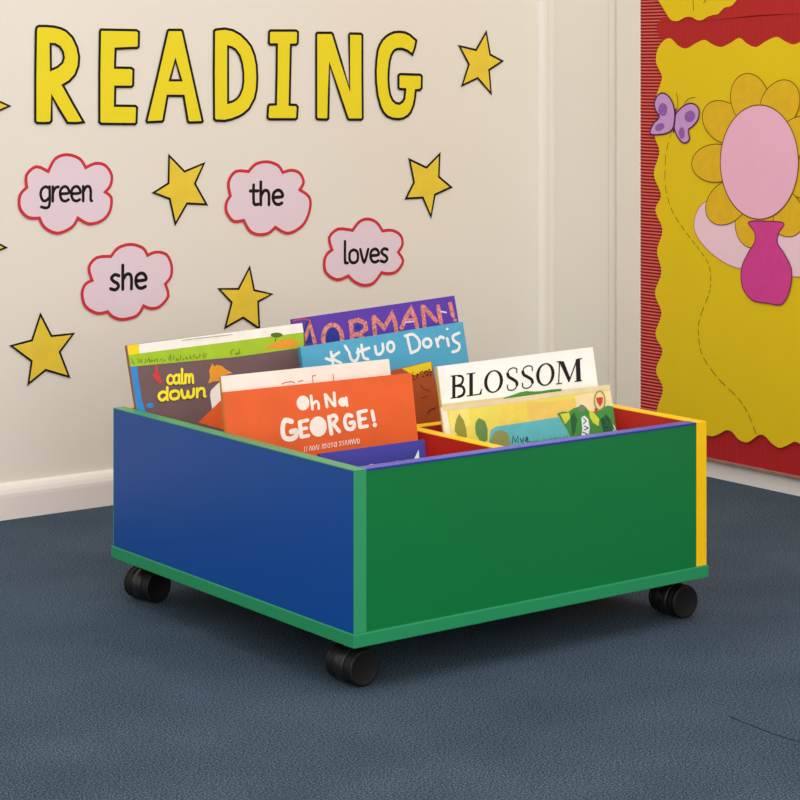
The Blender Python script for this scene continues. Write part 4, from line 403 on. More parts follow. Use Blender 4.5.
  ('R','ink',[(0.02759,-0.01542),(0.03201,-0.01681),(0.0331,-0.02077),(0.03043,-0.02588),(0.02496,-0.02789),(0.02096,-0.02791)],0.00301,0,1),
  ('R','ink',[(0.02496,-0.02789),(0.03108,-0.03012),(0.03302,-0.0352),(0.03031,-0.04058),(0.02406,-0.04244)],0.00354,0,1),
  ('P','ink',[(0.03895,-0.0428),(0.04389,-0.04278),(0.04762,-0.01443),(0.04267,-0.01447)],[],0),
  ('R','ink',[(0.03881,-0.0145),(0.05128,-0.01441)],0.00142,0,0),
  ('R','ink',[(0.03552,-0.04282),(0.05532,-0.04245)],0.00159,0,0),
  ('P','ink',[(0.05227,-0.04274),(0.05571,-0.04273),(0.05747,-0.03592),(0.0564,-0.03593)],[],0),
  ('P','ink',[(0.08773,-0.02838),(0.08769,-0.02381),(0.08636,-0.01969),(0.08386,-0.01643),(0.08044,-0.01435),(0.07643,-0.01366),(0.07224,-0.01441),(0.06827,-0.01654),(0.0649,-0.01984),(0.06248,-0.02397),(0.06123,-0.02854),(0.06127,-0.03309),(0.06261,-0.0372),(0.0651,-0.04045),(0.06851,-0.04252),(0.0725,-0.04323),(0.07669,-0.04248),(0.08066,-0.04037),(0.08403,-0.03708),(0.08647,-0.03294)],[[(0.08321,-0.0284),(0.08333,-0.02436),(0.08257,-0.02072),(0.08102,-0.01783),(0.07883,-0.01599),(0.07621,-0.01537),(0.07342,-0.01603),(0.07073,-0.01791),(0.06841,-0.02081),(0.06669,-0.02447),(0.06572,-0.02851),(0.06562,-0.03254),(0.06637,-0.03618),(0.06792,-0.03906),(0.07011,-0.0409),(0.07272,-0.04152),(0.07551,-0.04087),(0.0782,-0.039),(0.08052,-0.0361),(0.08225,-0.03244)]],0),
  ('R','ink',[(0.10792,-0.02142),(0.1083,-0.016),(0.10348,-0.01404),(0.09778,-0.01607),(0.0952,-0.02093)],0.00161,0,1),
  ('R','ink',[(0.0952,-0.02093),(0.09624,-0.02491),(0.10068,-0.02831),(0.1054,-0.03227),(0.10626,-0.03625)],0.0041,0,1),
  ('R','ink',[(0.10626,-0.03625),(0.10354,-0.04082),(0.09837,-0.04283),(0.093,-0.04115),(0.09279,-0.03489)],0.00161,0,1),
  ('R','ink',[(0.12964,-0.02128),(0.13001,-0.01585),(0.12497,-0.01388),(0.11902,-0.01592),(0.11635,-0.0208)],0.00161,0,1),
  ('R','ink',[(0.11635,-0.0208),(0.11745,-0.02479),(0.12211,-0.02818),(0.12705,-0.03215),(0.12797,-0.03614)],0.00411,0,1),
  ('R','ink',[(0.12797,-0.03614),(0.12515,-0.04072),(0.11976,-0.04274),(0.11414,-0.04106),(0.1139,-0.03479)],0.00161,0,1),
  ('P','ink',[(0.16027,-0.02797),(0.16026,-0.02336),(0.15897,-0.01921),(0.15653,-0.01593),(0.15316,-0.01384),(0.14921,-0.01314),(0.14506,-0.0139),(0.14112,-0.01604),(0.13778,-0.01936),(0.13535,-0.02352),(0.13409,-0.02812),(0.1341,-0.03271),(0.13539,-0.03685),(0.13783,-0.04012),(0.14118,-0.04221),(0.14512,-0.04292),(0.14926,-0.04217),(0.1532,-0.04004),(0.15656,-0.03673),(0.15899,-0.03256)],[[(0.15581,-0.02799),(0.15595,-0.02392),(0.15522,-0.02025),(0.15371,-0.01734),(0.15156,-0.01548),(0.14897,-0.01486),(0.14621,-0.01552),(0.14355,-0.01741),(0.14124,-0.02034),(0.13951,-0.02402),(0.13853,-0.0281),(0.13839,-0.03216),(0.13912,-0.03582),(0.14063,-0.03872),(0.14277,-0.04057),(0.14535,-0.0412),(0.14811,-0.04055),(0.15078,-0.03866),(0.15309,-0.03574),(0.15482,-0.03206)]],0),
  ('R','ink',[(0.16936,-0.01357),(0.16395,-0.04227)],0.00162,0,0),
  ('R','ink',[(0.16041,-0.04228),(0.16892,-0.04225)],0.00143,0,0),
  ('P','ink',[(0.16865,-0.01357),(0.17505,-0.01353),(0.18157,-0.03818),(0.17816,-0.04221)],[],0),
  ('R','ink',[(0.1786,-0.04163),(0.19431,-0.01339)],0.00162,0,0),
  ('P','ink',[(0.19217,-0.0134),(0.19824,-0.01336),(0.19562,-0.04213),(0.1892,-0.04216)],[],0),
  ('R','ink',[(0.18671,-0.04217),(0.19741,-0.04212)],0.00144,0,0),
  ('R','ink',[(0.16509,-0.0136),(0.17149,-0.01355)],0.00144,0,0),
  ('R','ink',[(0.19431,-0.01339),(0.2011,-0.01334)],0.00144,0,0),
  ('P','art_tan',[(-0.00078,-0.04867),(0.05289,-0.04958),(0.08756,-0.05045),(0.16481,-0.05139),(0.21959,-0.05211),(0.22051,-0.07084),(-0.00072,-0.06946)],[],0),
  ('P','art_leafgreen',[(0.08464,-0.05141),(0.0975,-0.04932),(0.10761,-0.04701),(0.11754,-0.04625),(0.12851,-0.04826),(0.13969,-0.04897),(0.15246,-0.04855),(0.16653,-0.04922),(0.16733,-0.05368),(0.13585,-0.05641),(0.08687,-0.05562)],[],0),
 ]),
 'book_yellow': ({'O':(1.67692,2.14963,0.26358),'A':(0.9034,-0.41758,0.09743),'B':(-0.0214,0.18303,0.98287)}, [
  ('P','art_paper',[(-0.00006,-0.00034),(0.00662,-0.00044),(0.0089,-0.04332),(0.00102,-0.04227)],[],0),
  ('P','art_yelpale',[(0.00989,-0.00604),(0.03548,-0.00549),(0.03519,-0.02745),(0.00924,-0.04079)],[],0),
  ('P','art_orange1',[(0.08263,-0.00642),(0.11519,-0.00674),(0.11489,-0.03794),(0.07192,-0.03488)],[],0),
  ('P','art_orange2',[(0.11385,-0.00657),(0.14316,-0.01167),(0.18709,-0.01147),(0.18058,-0.03745),(0.12844,-0.03843),(0.11427,-0.03266)],[],0),
  ('P','art_peach',[(0.18062,-0.00867),(0.20146,-0.00742),(0.2318,-0.00804),(0.23146,-0.05722),(0.17994,-0.06086)],[],0),
  ('P','art_tan',[(-0.00006,-0.00034),(0.22962,-0.00025),(0.22967,-0.00645),(0.20165,-0.00613),(0.16039,-0.00605),(0.10566,-0.00681),(0.03813,-0.00583),(0.00199,-0.00501)],[],0),
  ('P','art_teal',[(0.05754,-0.05108),(0.06145,-0.03738),(0.06934,-0.03402),(0.11554,-0.03335),(0.15452,-0.03273),(0.16044,-0.04394),(0.16472,-0.05233),(0.16618,-0.07075),(0.09674,-0.07054),(0.05695,-0.0652)],[],0),
  ('P','art_olive',[(0.02263,-0.01106),(0.01841,-0.01749),(0.01541,-0.02484),(0.01372,-0.03236),(0.02092,-0.04363),(0.02917,-0.04215),(0.0294,-0.03056),(0.02747,-0.01997)],[],0),
  ('P','art_leaf2',[(0.04831,-0.02011),(0.04373,-0.02404),(0.04145,-0.03086),(0.04148,-0.04055),(0.04776,-0.05365),(0.05573,-0.04955),(0.05765,-0.03558),(0.05573,-0.02497)],[],0),
  ('P','art_olive2',[(0.05904,-0.04999),(0.06239,-0.04526),(0.06715,-0.04007),(0.07604,-0.03931),(0.08291,-0.04345),(0.08544,-0.04962),(0.085,-0.0625),(0.06392,-0.06356)],[],0),
  ('R','art_ink',[(0.08752,-0.05896),(0.09027,-0.04896),(0.09253,-0.05703),(0.09701,-0.04921),(0.09568,-0.05875)],0.00117,0,0),
  ('R','art_ink',[(0.09923,-0.05274),(0.10051,-0.0581),(0.10474,-0.05218),(0.10029,-0.06454)],0.00117,0,0),
  ('R','art_ink',[(0.10611,-0.0569),(0.10971,-0.05543),(0.10807,-0.05262),(0.10602,-0.05754),(0.1106,-0.05879)],0.00117,0,0),
  ('R','art_ink',[(0.10731,-0.06289),(0.10879,-0.0591),(0.10947,-0.06292)],0.00078,0,0),
  ('R','art_ink',[(0.11042,-0.06292),(0.11202,-0.05835),(0.11259,-0.06295)],0.00078,0,0),
  ('R','art_ink',[(0.11355,-0.06295),(0.11508,-0.05882),(0.11572,-0.06298)],0.00078,0,0),
  ('R','art_ink',[(0.11667,-0.06298),(0.11829,-0.05825),(0.11884,-0.06301)],0.00078,0,0),
  ('R','art_ink',[(0.11979,-0.06301),(0.12142,-0.05823),(0.12196,-0.06304)],0.00078,0,0),
  ('R','art_ink',[(0.12292,-0.06303),(0.12434,-0.05968),(0.12509,-0.06306)],0.00078,0,0),
  ('R','art_ink',[(0.12604,-0.06306),(0.12745,-0.05984),(0.12822,-0.06309)],0.00078,0,0),
  ('R','art_ink',[(0.12917,-0.06309),(0.13088,-0.05777),(0.13134,-0.06312)],0.00078,0,0),
  ('R','art_ink',[(0.1323,-0.06312),(0.1338,-0.05927),(0.13448,-0.06315)],0.00078,0,0),
  ('R','art_ink',[(0.13543,-0.06315),(0.13692,-0.05936),(0.13761,-0.06318)],0.00078,0,0),
  ('R','art_ink',[(0.13856,-0.06318),(0.14033,-0.05745),(0.14074,-0.06321)],0.00078,0,0),
  ('R','art_ink',[(0.1417,-0.06321),(0.14328,-0.05882),(0.14387,-0.06324)],0.00078,0,0),
  ('R','art_ink',[(0.14483,-0.06324),(0.14655,-0.05791),(0.14701,-0.06327)],0.00078,0,0),
  ('R','art_ink',[(0.14797,-0.06327),(0.14955,-0.05886),(0.15015,-0.0633)],0.00079,0,0),
  ('R','art_ink',[(0.15111,-0.0633),(0.15275,-0.05847),(0.15329,-0.06333)],0.00079,0,0),
  ('R','art_ink',[(0.15425,-0.06332),(0.15572,-0.05975),(0.15643,-0.06335)],0.00079,0,0),
  ('R','art_ink',[(0.15739,-0.06335),(0.15903,-0.05854),(0.15957,-0.06338)],0.00079,0,0),
  ('R','art_ink',[(0.16053,-0.06338),(0.16226,-0.05797),(0.16271,-0.06341)],0.00079,0,0),
  ('P','art_leafgreen',[(0.15315,-0.02798),(0.16158,-0.02647),(0.16822,-0.02799),(0.1756,-0.02438),(0.18407,-0.02286),(0.19217,-0.02392),(0.19665,-0.03105),(0.20747,-0.03246),(0.21645,-0.02773),(0.22351,-0.02668),(0.23011,-0.02885),(0.23095,-0.07939),(0.16831,-0.07494),(0.16472,-0.05233)],[],0),
  ('P','art_lemon3',[(0.15709,-0.02915),(0.16947,-0.02881),(0.1698,-0.03604),(0.16197,-0.04284)],[],0),
  ('P','art_lemon3',[(0.19693,-0.02912),(0.20313,-0.03386),(0.20877,-0.04245),(0.20678,-0.05135),(0.1999,-0.04652),(0.19629,-0.0382)],[],0),
  ('P','art_leaf3',[(0.16999,-0.03476),(0.1763,-0.02905),(0.17886,-0.03984),(0.17395,-0.05485),(0.16918,-0.05943)],[],0),
  ('P','art_leaf3',[(0.20993,-0.04391),(0.21919,-0.03727),(0.22484,-0.04587),(0.22392,-0.06146),(0.21271,-0.06259)],[],0),
  ('R','art_olive',[(0.21998,-0.01966),(0.21758,-0.02667),(0.2134,-0.03066),(0.20905,-0.03009),(0.20618,-0.02519),(0.20588,-0.01783),(0.20827,-0.01081),(0.21245,-0.00682),(0.21681,-0.00738),(0.21969,-0.01228)],0.00158,1,1),
  ('P','art_red',[(0.20875,-0.01427),(0.21766,-0.01476),(0.21671,-0.0212),(0.21247,-0.02656),(0.20926,-0.02024)],[],0),
  ('P','art_red',[(0.20856,-0.03064),(0.20829,-0.03159),(0.20779,-0.03239),(0.20712,-0.03295),(0.20637,-0.03319),(0.20561,-0.03309),(0.20496,-0.03266),(0.20447,-0.03196),(0.20422,-0.03106),(0.20423,-0.03007),(0.2045,-0.02912),(0.205,-0.02832),(0.20567,-0.02776),(0.20643,-0.02752),(0.20718,-0.02762),(0.20784,-0.02805),(0.20832,-0.02875),(0.20857,-0.02965)],[],0),
  ('P','art_stone',[(0.19139,-0.02644),(0.19088,-0.02816),(0.1899,-0.02961),(0.18859,-0.0306),(0.18709,-0.03103),(0.18559,-0.03083),(0.18427,-0.03004),(0.18328,-0.02874),(0.18276,-0.0271),(0.18275,-0.02531),(0.18327,-0.02359),(0.18424,-0.02214),(0.18555,-0.02114),(0.18705,-0.02071),(0.18855,-0.02091),(0.18988,-0.0217),(0.19086,-0.023),(0.19139,-0.02464)],[],0),
  ('P','art_white',[(0.18463,-0.03798),(0.18914,-0.0353),(0.19389,-0.0405),(0.19424,-0.05231),(0.19035,-0.06485),(0.17951,-0.06862),(0.18412,-0.05098)],[],0),
  ('R','art_ink',[(0.18733,-0.03833),(0.19082,-0.04271),(0.18621,-0.04603)],0.00118,0,0),
  ('R','art_ink',[(0.18719,-0.04877),(0.19221,-0.05204),(0.18645,-0.05389)],0.00118,0,0),
  ('R','art_ink',[(0.18338,-0.0561),(0.18975,-0.05955),(0.1838,-0.06267)],0.00118,0,0),
  ('R','art_ink',[(0.21166,-0.04152),(0.21497,-0.04719),(0.21151,-0.05197)],0.00118,0,0),
  ('R','art_ink',[(0.21863,-0.04112),(0.22126,-0.04671)],0.00119,0,0),
  ('R','art_ink',[(0.21249,-0.05472),(0.21945,-0.05433)],0.00118,0,0),
  ('P','art_white',[(0.22679,-0.05137),(0.22973,-0.05961),(0.22994,-0.06749),(0.22558,-0.0643)],[],0),
  ('R','art_ink',[(0.22506,-0.05376),(0.22935,-0.06218)],0.00118,0,0),
 ]),
}
BOOKS = {
 'calm': {'O':(1.38216,2.44966,0.33595),'A':(0.99769,-0.05301,0.04241),'U':(-0.02716,0.26084,0.965),'N':(-0.06221,-0.96392,0.2588),'W':0.2723,'H':0.27196,'T':0.00619},
 'norman': {'O':(1.6464,2.45172,0.35152),'A':(0.96231,-0.25552,0.09314),'U':(-0.03446,0.22516,0.97371),'N':(-0.26977,-0.94022,0.20787),'W':0.25017,'H':0.28606,'T':0.00515},
 'doris': {'O':(1.61156,2.37955,0.32255),'A':(0.99328,-0.09276,0.06918),'U':(-0.05165,0.17963,0.98238),'N':(-0.10355,-0.97935,0.17364),'W':0.26676,'H':0.25404,'T':0.00619},
 'white': {'O':(1.39309,2.23315,0.31894),'A':(0.99712,-0.07463,0.01368),'U':(0.00085,0.1913,0.98153),'N':(-0.07587,-0.97869,0.19081),'W':0.24867,'H':0.25087,'T':0.00412},
 'george': {'O':(1.38597,2.21665,0.30152),'A':(0.98618,-0.16371,0.02534),'U':(0.00239,0.16696,0.98596),'N':(-0.16565,-0.97228,0.16505),'W':0.2645,'H':0.23184,'T':0.00619},
 'blue': {'O':(1.39278,2.0156,0.25389),'A':(0.99936,-0.03434,0.00962),'U':(-0.00412,0.15668,0.98764),'N':(-0.03542,-0.98705,0.15643),'W':0.15011,'H':0.1836,'T':0.00412},
 'brown': {'O':(1.6331,2.33831,0.27389),'A':(0.96439,-0.21476,0.15436),'U':(-0.11225,0.19608,0.97414),'N':(-0.23947,-0.95678,0.16499),'W':0.15362,'H':0.20646,'T':0.00515},
 'blossom': {'O':(1.68795,2.17232,0.31296),'A':(0.93197,-0.35337,0.08104),'U':(-0.0192,0.17512,0.98436),'N':(-0.36204,-0.91895,0.15642),'W':0.21882,'H':0.24324,'T':0.01031},
 'yellow': {'O':(1.67692,2.14963,0.26358),'A':(0.9034,-0.41758,0.09743),'U':(-0.0214,0.18303,0.98287),'N':(-0.42826,-0.89002,0.15642),'W':0.22962,'H':0.19418,'T':0.00515},
}
BOX = {'x0':1.3635,'y0':1.90601,'W':0.55612,'D':0.55303,'zb0':0.05501,'zb1':0.07068,'zt':0.25378,'t':0.01701,'ov':0.00206,'xd':1.66713,'zd':0.23193,'yc':2.23418}


# ------------------------------------------------------------------ materials
def lin(c):
    return tuple(((v/255)/12.92 if v/255 <= .04045 else ((v/255+.055)/1.055)**2.4) for v in c)

MATS = {}
def mat(name, rgb, rough=.6, spec=.35, var=.04, scale=40., bump=0., bscale=300.):
    if name in MATS: return MATS[name]
    m = bpy.data.materials.new(name); m.use_nodes = True
    nt = m.node_tree; N = nt.nodes; L = nt.links
    b = N['Principled BSDF']; c = lin(rgb)
    b.inputs['Roughness'].default_value = rough
    b.inputs['Specular IOR Level'].default_value = spec
    tc = N.new('ShaderNodeTexCoord')
    nz = N.new('ShaderNodeTexNoise'); nz.inputs['Scale'].default_value = scale; nz.inputs['Detail'].default_value = 3
    L.new(tc.outputs['Object'], nz.inputs['Vector'])
    rp = N.new('ShaderNodeValToRGB')
    rp.color_ramp.elements[0].position = .3; rp.color_ramp.elements[1].position = .7
    rp.color_ramp.elements[0].color = tuple(v*(1-var) for v in c)+(1,)
    rp.color_ramp.elements[1].color = tuple(min(1, v*(1+var)) for v in c)+(1,)
    L.new(nz.outputs['Fac'], rp.inputs['Fac']); L.new(rp.outputs['Color'], b.inputs['Base Color'])
    if bump:
        n2 = N.new('ShaderNodeTexNoise'); n2.inputs['Scale'].default_value = bscale; n2.inputs['Detail'].default_value = 2
        L.new(tc.outputs['Object'], n2.inputs['Vector'])
        bp = N.new('ShaderNodeBump'); bp.inputs['Strength'].default_value = bump; bp.inputs['Distance'].default_value = .002
        L.new(n2.outputs['Fac'], bp.inputs['Height']); L.new(bp.outputs['Normal'], b.inputs['Normal'])
    MATS[name] = m
    return m

PAL = dict(
 ink=(20,18,18), grey_ink=(120,115,112), art_ink=(25,45,60), brown_ink=(112,72,12), letter_yellow=(238,219,40), star_yellow=(236,205,62),
 cloud_pink=(232,213,222), cloud_red=(205,52,62), poster_yellow=(224,192,18), lilac=(196,150,205), violet=(146,92,164), plum=(84,22,74),
 pale_pink=(236,200,210), pink_ink=(190,120,90), petal_mustard=(222,176,30), flower_pink=(236,178,200), magenta=(206,62,140), plum_ink=(120,25,80),
 page_white=(238,232,222), art_yellow=(238,205,30), art_green=(160,192,44), art_blue=(52,132,200), art_red=(208,60,50), art_amber=(228,150,44),
 art_orange=(230,94,36), art_dkgreen=(84,112,30), art_lemon=(244,226,50), art_navy=(40,48,140), art_salmon=(204,124,116), art_lilacw=(205,205,235),
 art_white=(232,238,238), art_rust=(200,90,40), art_cream=(246,232,220), art_lemon2=(226,200,28), art_dkbrown=(92,40,16), art_tan=(226,206,166),
 art_leafgreen=(70,140,64), art_paper=(236,228,210), art_orange2=(235,196,96), art_orange1=(236,206,86), art_yelpale=(238,222,120), art_peach=(240,216,164), art_teal=(98,184,190), art_olive=(150,146,58),
 art_leaf2=(104,140,74), art_olive2=(146,150,84), art_lemon3=(214,214,60), art_leaf3=(40,96,50), art_stone=(120,130,110))
def pal(n): 
    if n == 'art_salmon': return mat(n, PAL[n], .7, .2, .5, 330.)
    if n in ('poster_yellow', 'cloud_pink', 'letter_yellow', 'flower_pink', 'pale_pink'): return mat(n, PAL[n], .65, .2, .015, 12.)
    if n in ('star_yellow',): return mat(n, PAL[n], .7, .2, .05, 30.)
    return mat(n, PAL[n], .65, .22, .05, 60.)

# ------------------------------------------------------------------ helpers
def tag(o, label=None, cat=None, group=None, kind=None):
    if label: o['label'] = label
    if cat: o['category'] = cat
    if group: o['group'] = group
    if kind: o['kind'] = kind
    return o

def empty(name, loc, label, cat, group=None):
    o = bpy.data.objects.new(name, None); COL.objects.link(o); o.location = loc; o.empty_display_size = .03
    return tag(o, label, cat, group)

class MB:
    """collects faces in world metres; build() links them as one mesh object"""
    def __init__(s): s.v = []; s.f = []; s.mi = []; s.mats = []; s.smooth = []
    def m(s, mt):
        if mt not in s.mats: s.mats.append(mt)
        return s.mats.index(mt)
    def face(s, pts, mt, smooth=False):
        i = len(s.v); s.v += [tuple(p) for p in pts]; s.f.append(tuple(range(i, i+len(pts)))); s.mi.append(s.m(mt)); s.smooth.append(smooth)
    def grid(s, rows, mt, closed=False, smooth=True):
        i = len(s.v); n = len(rows[0]); k = s.m(mt)
        for r in rows: s.v += [tuple(p) for p in r]
        for a in range(len(rows)-1):
            for b in range(n if closed else n-1):
                c = (b+1) % n
                s.f.append((i+a*n+b, i+a*n+c, i+(a+1)*n+c, i+(a+1)*n+b)); s.mi.append(k); s.smooth.append(smooth)
    def box(s, x0, x1, y0, y1, z0, z1, mt, bev=0., top=None):
        b = min(bev, (x1-x0)/3, (y1-y0)/3, (z1-z0)/3)
        bm = bmesh.new(); bmesh.ops.create_cube(bm, size=1)
        for v in bm.verts: v.co = Vector(((x0+x1)/2+v.co.x*(x1-x0), (y0+y1)/2+v.co.y*(y1-y0), (z0+z1)/2+v.co.z*(z1-z0)))
        if b > 0: bmesh.ops.bevel(bm, geom=list(bm.edges), offset=b, segments=2, profile=.5, affect='EDGES')
        s.add_bm(bm, mt)
    def add_bm(s, bm, mt, smooth=False):
        bm.normal_update(); bm.verts.index_update(); i = len(s.v); k = s.m(mt)
        s.v += [tuple(v.co) for v in bm.verts]
        for f in bm.faces: s.f.append(tuple(i+v.index for v in f.verts)); s.mi.append(k); s.smooth.append(smooth)
        bm.free()
    def lathe(s, c, axis, prof, mt, n=32):
        """prof: (distance along axis, radius)"""
        ax = Vector(axis).normalized(); u = ax.orthogonal().normalized(); w = ax.cross(u)
        rows = [[Vector(c)+ax*d+(u*math.cos(t)+w*math.sin(t))*r for t in [2*math.pi*j/n for j in range(n)]] for d, r in prof]
        s.grid(rows, mt, closed=True, smooth=True)
    def build(s, name, parent=None, origin=None, weld=False):
        me = bpy.data.meshes.new(name)
        if origin is None:
            origin = tuple(parent.location) if parent is not None and parent.parent is None and parent.type == 'EMPTY' else None
        if origin is None and parent is not None:
            o0 = Vector((0, 0, 0)); p = parent
            while p is not None: o0 = o0+p.location; p = p.parent
            origin = tuple(o0)
        if origin is None:
            xs = [v[0] for v in s.v]; ys = [v[1] for v in s.v]; zs = [v[2] for v in s.v]
            origin = ((min(xs)+max(xs))/2, (min(ys)+max(ys))/2, min(zs))
        me.from_pydata([(v[0]-origin[0], v[1]-origin[1], v[2]-origin[2]) for v in s.v], [], s.f)
        for m_ in s.mats: me.materials.append(m_)
        for p, k, sm in zip(me.polygons, s.mi, s.smooth): p.material_index = k; p.use_smooth = sm
        me.update()
        o = bpy.data.objects.new(name, me); COL.objects.link(o)
        if parent is not None: o.parent = parent
        else: o.location = origin
        return o

def catmull(pts, closed, n=6):
    m = len(pts); out = []
    for k in range(m if closed else m-1):
        g = (lambda i: pts[i % m]) if closed else (lambda i: pts[max(0, min(m-1, i))])
        p0, p1, p2, p3 = g(k-1), g(k), g(k+1), g(k+2)
        for i in range(n):
            t = i/n
            out.append(tuple(.5*(2*p1[j]+(p2[j]-p0[j])*t+(2*p0[j]-5*p1[j]+4*p2[j]-p3[j])*t*t+(3*p1[j]-p0[j]-3*p2[j]+p3[j])*t**3) for j in (0, 1)))
    if not closed: out.append(tuple(pts[-1]))
    return out

def clip(poly, x0, x1, y0, y1):
    for ax, lim, sg in ((0, x0, 1), (0, x1, -1), (1, y0, 1), (1, y1, -1)):
        res = []
        for i in range(len(poly)):
            a, b = poly[i-1], poly[i]
            ia, ib = (a[ax]-lim)*sg >= 0, (b[ax]-lim)*sg >= 0
            if ia != ib:
                t = (lim-a[ax])/(b[ax]-a[ax]); res.append((a[0]+t*(b[0]-a[0]), a[1]+t*(b[1]-a[1])))
            if ib: res.append(b)
        poly = res
        if len(poly) < 3: return []
    return poly

def ribbon(pts, w, closed):
    """left and right border of a drawn line, mitred"""
    n = len(pts); Lr = []; Rr = []
    for i in range(n):
        p = Vector(pts[i]); a = Vector(pts[i-1]) if (i or closed) else None; b = Vector(pts[(i+1) % n]) if (i < n-1 or closed) else None
        d1 = (p-a).normalized() if a is not None and (p-a).length > 1e-9 else None
        d2 = (b-p).normalized() if b is not None and (b-p).length > 1e-9 else None
        d1 = d1 or d2; d2 = d2 or d1
        t = d1+d2
        t = t.normalized() if t.length > 1e-6 else d1
        nn = Vector((-t.y, t.x)); c = max(.45, nn.dot(Vector((-d1.y, d1.x))))
        Lr.append(p+nn*(w/2/c)); Rr.append(p-nn*(w/2/c))
    return Lr, Rr

def draw(mb, key, off, thick, clipbox=None, layer=.00003):
    """the outlines of a sheet: the first polygon is the paper itself when thick > 0, the rest is print on it"""
    fr, items = SHEETS[key]
    O = Vector(fr['O']); A = Vector(fr['A']); B = Vector(fr['B']); Nn = A.cross(B)
    W3 = lambda p, h: O+A*p[0]+B*p[1]+Nn*h
    h = off+thick
    for idx, it in enumerate(items):
        hh = h+idx*layer if (idx or not thick) else h
        mt = pal(it[1]) if it[1] in PAL else MATS[it[1]]
        if it[0] == 'P':
            pts = catmull(it[2], True) if it[4] else list(it[2])
            holes = it[3]
            if clipbox: pts = clip(pts, *clipbox)
            if len(pts) < 3: continue
            loops = [pts]+[list(q) for q in holes]
            flat = [p for q in loops for p in q]
            for t in tessellate_polygon([[Vector((p[0], p[1], 0)) for p in q] for q in loops]):
                a, b, c = (flat[k] for k in t)
                if (b[0]-a[0])*(c[1]-a[1])-(b[1]-a[1])*(c[0]-a[0]) < 0: b, c = c, b
                mb.face([W3(a, hh), W3(b, hh), W3(c, hh)], mt)
            if idx == 0 and thick:
                for q in loops:
                    for i in range(len(q)): mb.face([W3(q[i-1], off), W3(q[i], off), W3(q[i], hh), W3(q[i-1], hh)], mt)
        else:
            _, _, pts, w, closed, sm = it
            pts = catmull(pts, closed) if sm else list(pts)
            if clipbox and not any(clipbox[0] <= p[0] <= clipbox[1] and clipbox[2] <= p[1] <= clipbox[3] for p in pts): continue
            Lr, Rr = ribbon(pts, w, closed); n = len(pts)
            for i in range(n if closed else n-1):
                j = (i+1) % n
                mb.face([W3(Lr[i], hh), W3(Rr[i], hh), W3(Rr[j], hh), W3(Lr[j], hh)], mt)
            if not closed and w > .0022:
                for p in (pts[0], pts[-1]):
                    mb.face([W3((p[0]+w/2*math.cos(t*.5236), p[1]+w/2*math.sin(t*.5236)), hh-layer*.4) for t in range(12)], mt)

# ------------------------------------------------------------------ the room
WY, WX = 3.0013, 2.6119
BX = WX-.022
wall_m = mat('wall_paint', (233,227,214), .8, .15, .012, 3., .05, 260.)
skirt_m = mat('skirting_gloss', (236,229,221), .35, .4, .01, 5.)
trim_m = mat('trim_gloss', (235,229,218), .6, .25, .01, 5.)

def carpet():
    m = bpy.data.materials.new('carpet'); m.use_nodes = True
    nt = m.node_tree; N = nt.nodes; L = nt.links; b = N['Principled BSDF']
    b.inputs['Roughness'].default_value = .95; b.inputs['Specular IOR Level'].default_value = .08
    tc = N.new('ShaderNodeTexCoord')
    n1 = N.new('ShaderNodeTexNoise'); n1.inputs['Scale'].default_value = 470; n1.inputs['Detail'].default_value = 3; n1.inputs['Roughness'].default_value = .7
    n2 = N.new('ShaderNodeTexNoise'); n2.inputs['Scale'].default_value = 5; n2.inputs['Detail'].default_value = 3
    for n in (n1, n2): L.new(tc.outputs['Object'], n.inputs['Vector'])
    r1 = N.new('ShaderNodeValToRGB'); e = r1.color_ramp.elements
    e[0].position = .37; e[0].color = lin(CARPET[0])+(1,); e[1].position = .64; e[1].color = lin(CARPET[2])+(1,)
    k = e.new(.5); k.color = lin(CARPET[1])+(1,)
    L.new(n1.outputs['Fac'], r1.inputs['Fac'])
    mx = N.new('ShaderNodeMix'); mx.data_type = 'RGBA'; mx.blend_type = 'MULTIPLY'; mx.inputs['Factor'].default_value = 1
    r2 = N.new('ShaderNodeValToRGB'); r2.color_ramp.elements[0].color = (.86,.86,.88,1); r2.color_ramp.elements[1].color = (1.1,1.1,1.1,1)
    r2.color_ramp.elements[0].position = .35; r2.color_ramp.elements[1].position = .65
    L.new(n2.outputs['Fac'], r2.inputs['Fac'])
    L.new(r1.outputs['Color'], mx.inputs['A']); L.new(r2.outputs['Color'], mx.inputs['B']); L.new(mx.outputs['Result'], b.inputs['Base Color'])
    bp = N.new('ShaderNodeBump'); bp.inputs['Strength'].default_value = .35; bp.inputs['Distance'].default_value = .0015
    L.new(n1.outputs['Fac'], bp.inputs['Height']); L.new(bp.outputs['Normal'], b.inputs['Normal'])
    return m
CARPET = ((24,35,46), (57,73,88), (102,118,132))
carpet_m = carpet()

b = MB(); b.box(-2.2, WX+.1, -1.6, WY+.1, -.06, 0, carpet_m); fl = tag(b.build('floor', origin=(0,0,0)), kind='structure')
seam = [(1.6540,1.6100),(1.6518,1.6066),(1.6485,1.5871),(1.6483,1.5722),(1.6463,1.5588),(1.6453,1.5406),(1.6451,1.522),(1.6478,1.5035),(1.6481,1.4831)]
Lr, Rr = ribbon(catmull(seam, False), .0016, False)
b = MB()
for i in range(len(Lr)-1): b.face([(*Lr[i],.0004),(*Rr[i],.0004),(*Rr[i+1],.0004),(*Lr[i+1],.0004)], mat('seam_dark', (34,44,56), .95, .05))
b.build('carpet_seam', parent=fl)
b = MB(); b.box(-2.2, WX+.1, WY, WY+.1, 0, 2.5, wall_m); tag(b.build('wall_back', origin=(0,WY,0)), kind='structure')
b = MB(); b.box(WX, WX+.1, -1.6, WY, 0, 2.5, wall_m); tag(b.build('wall_right', origin=(WX,0,0)), kind='structure')
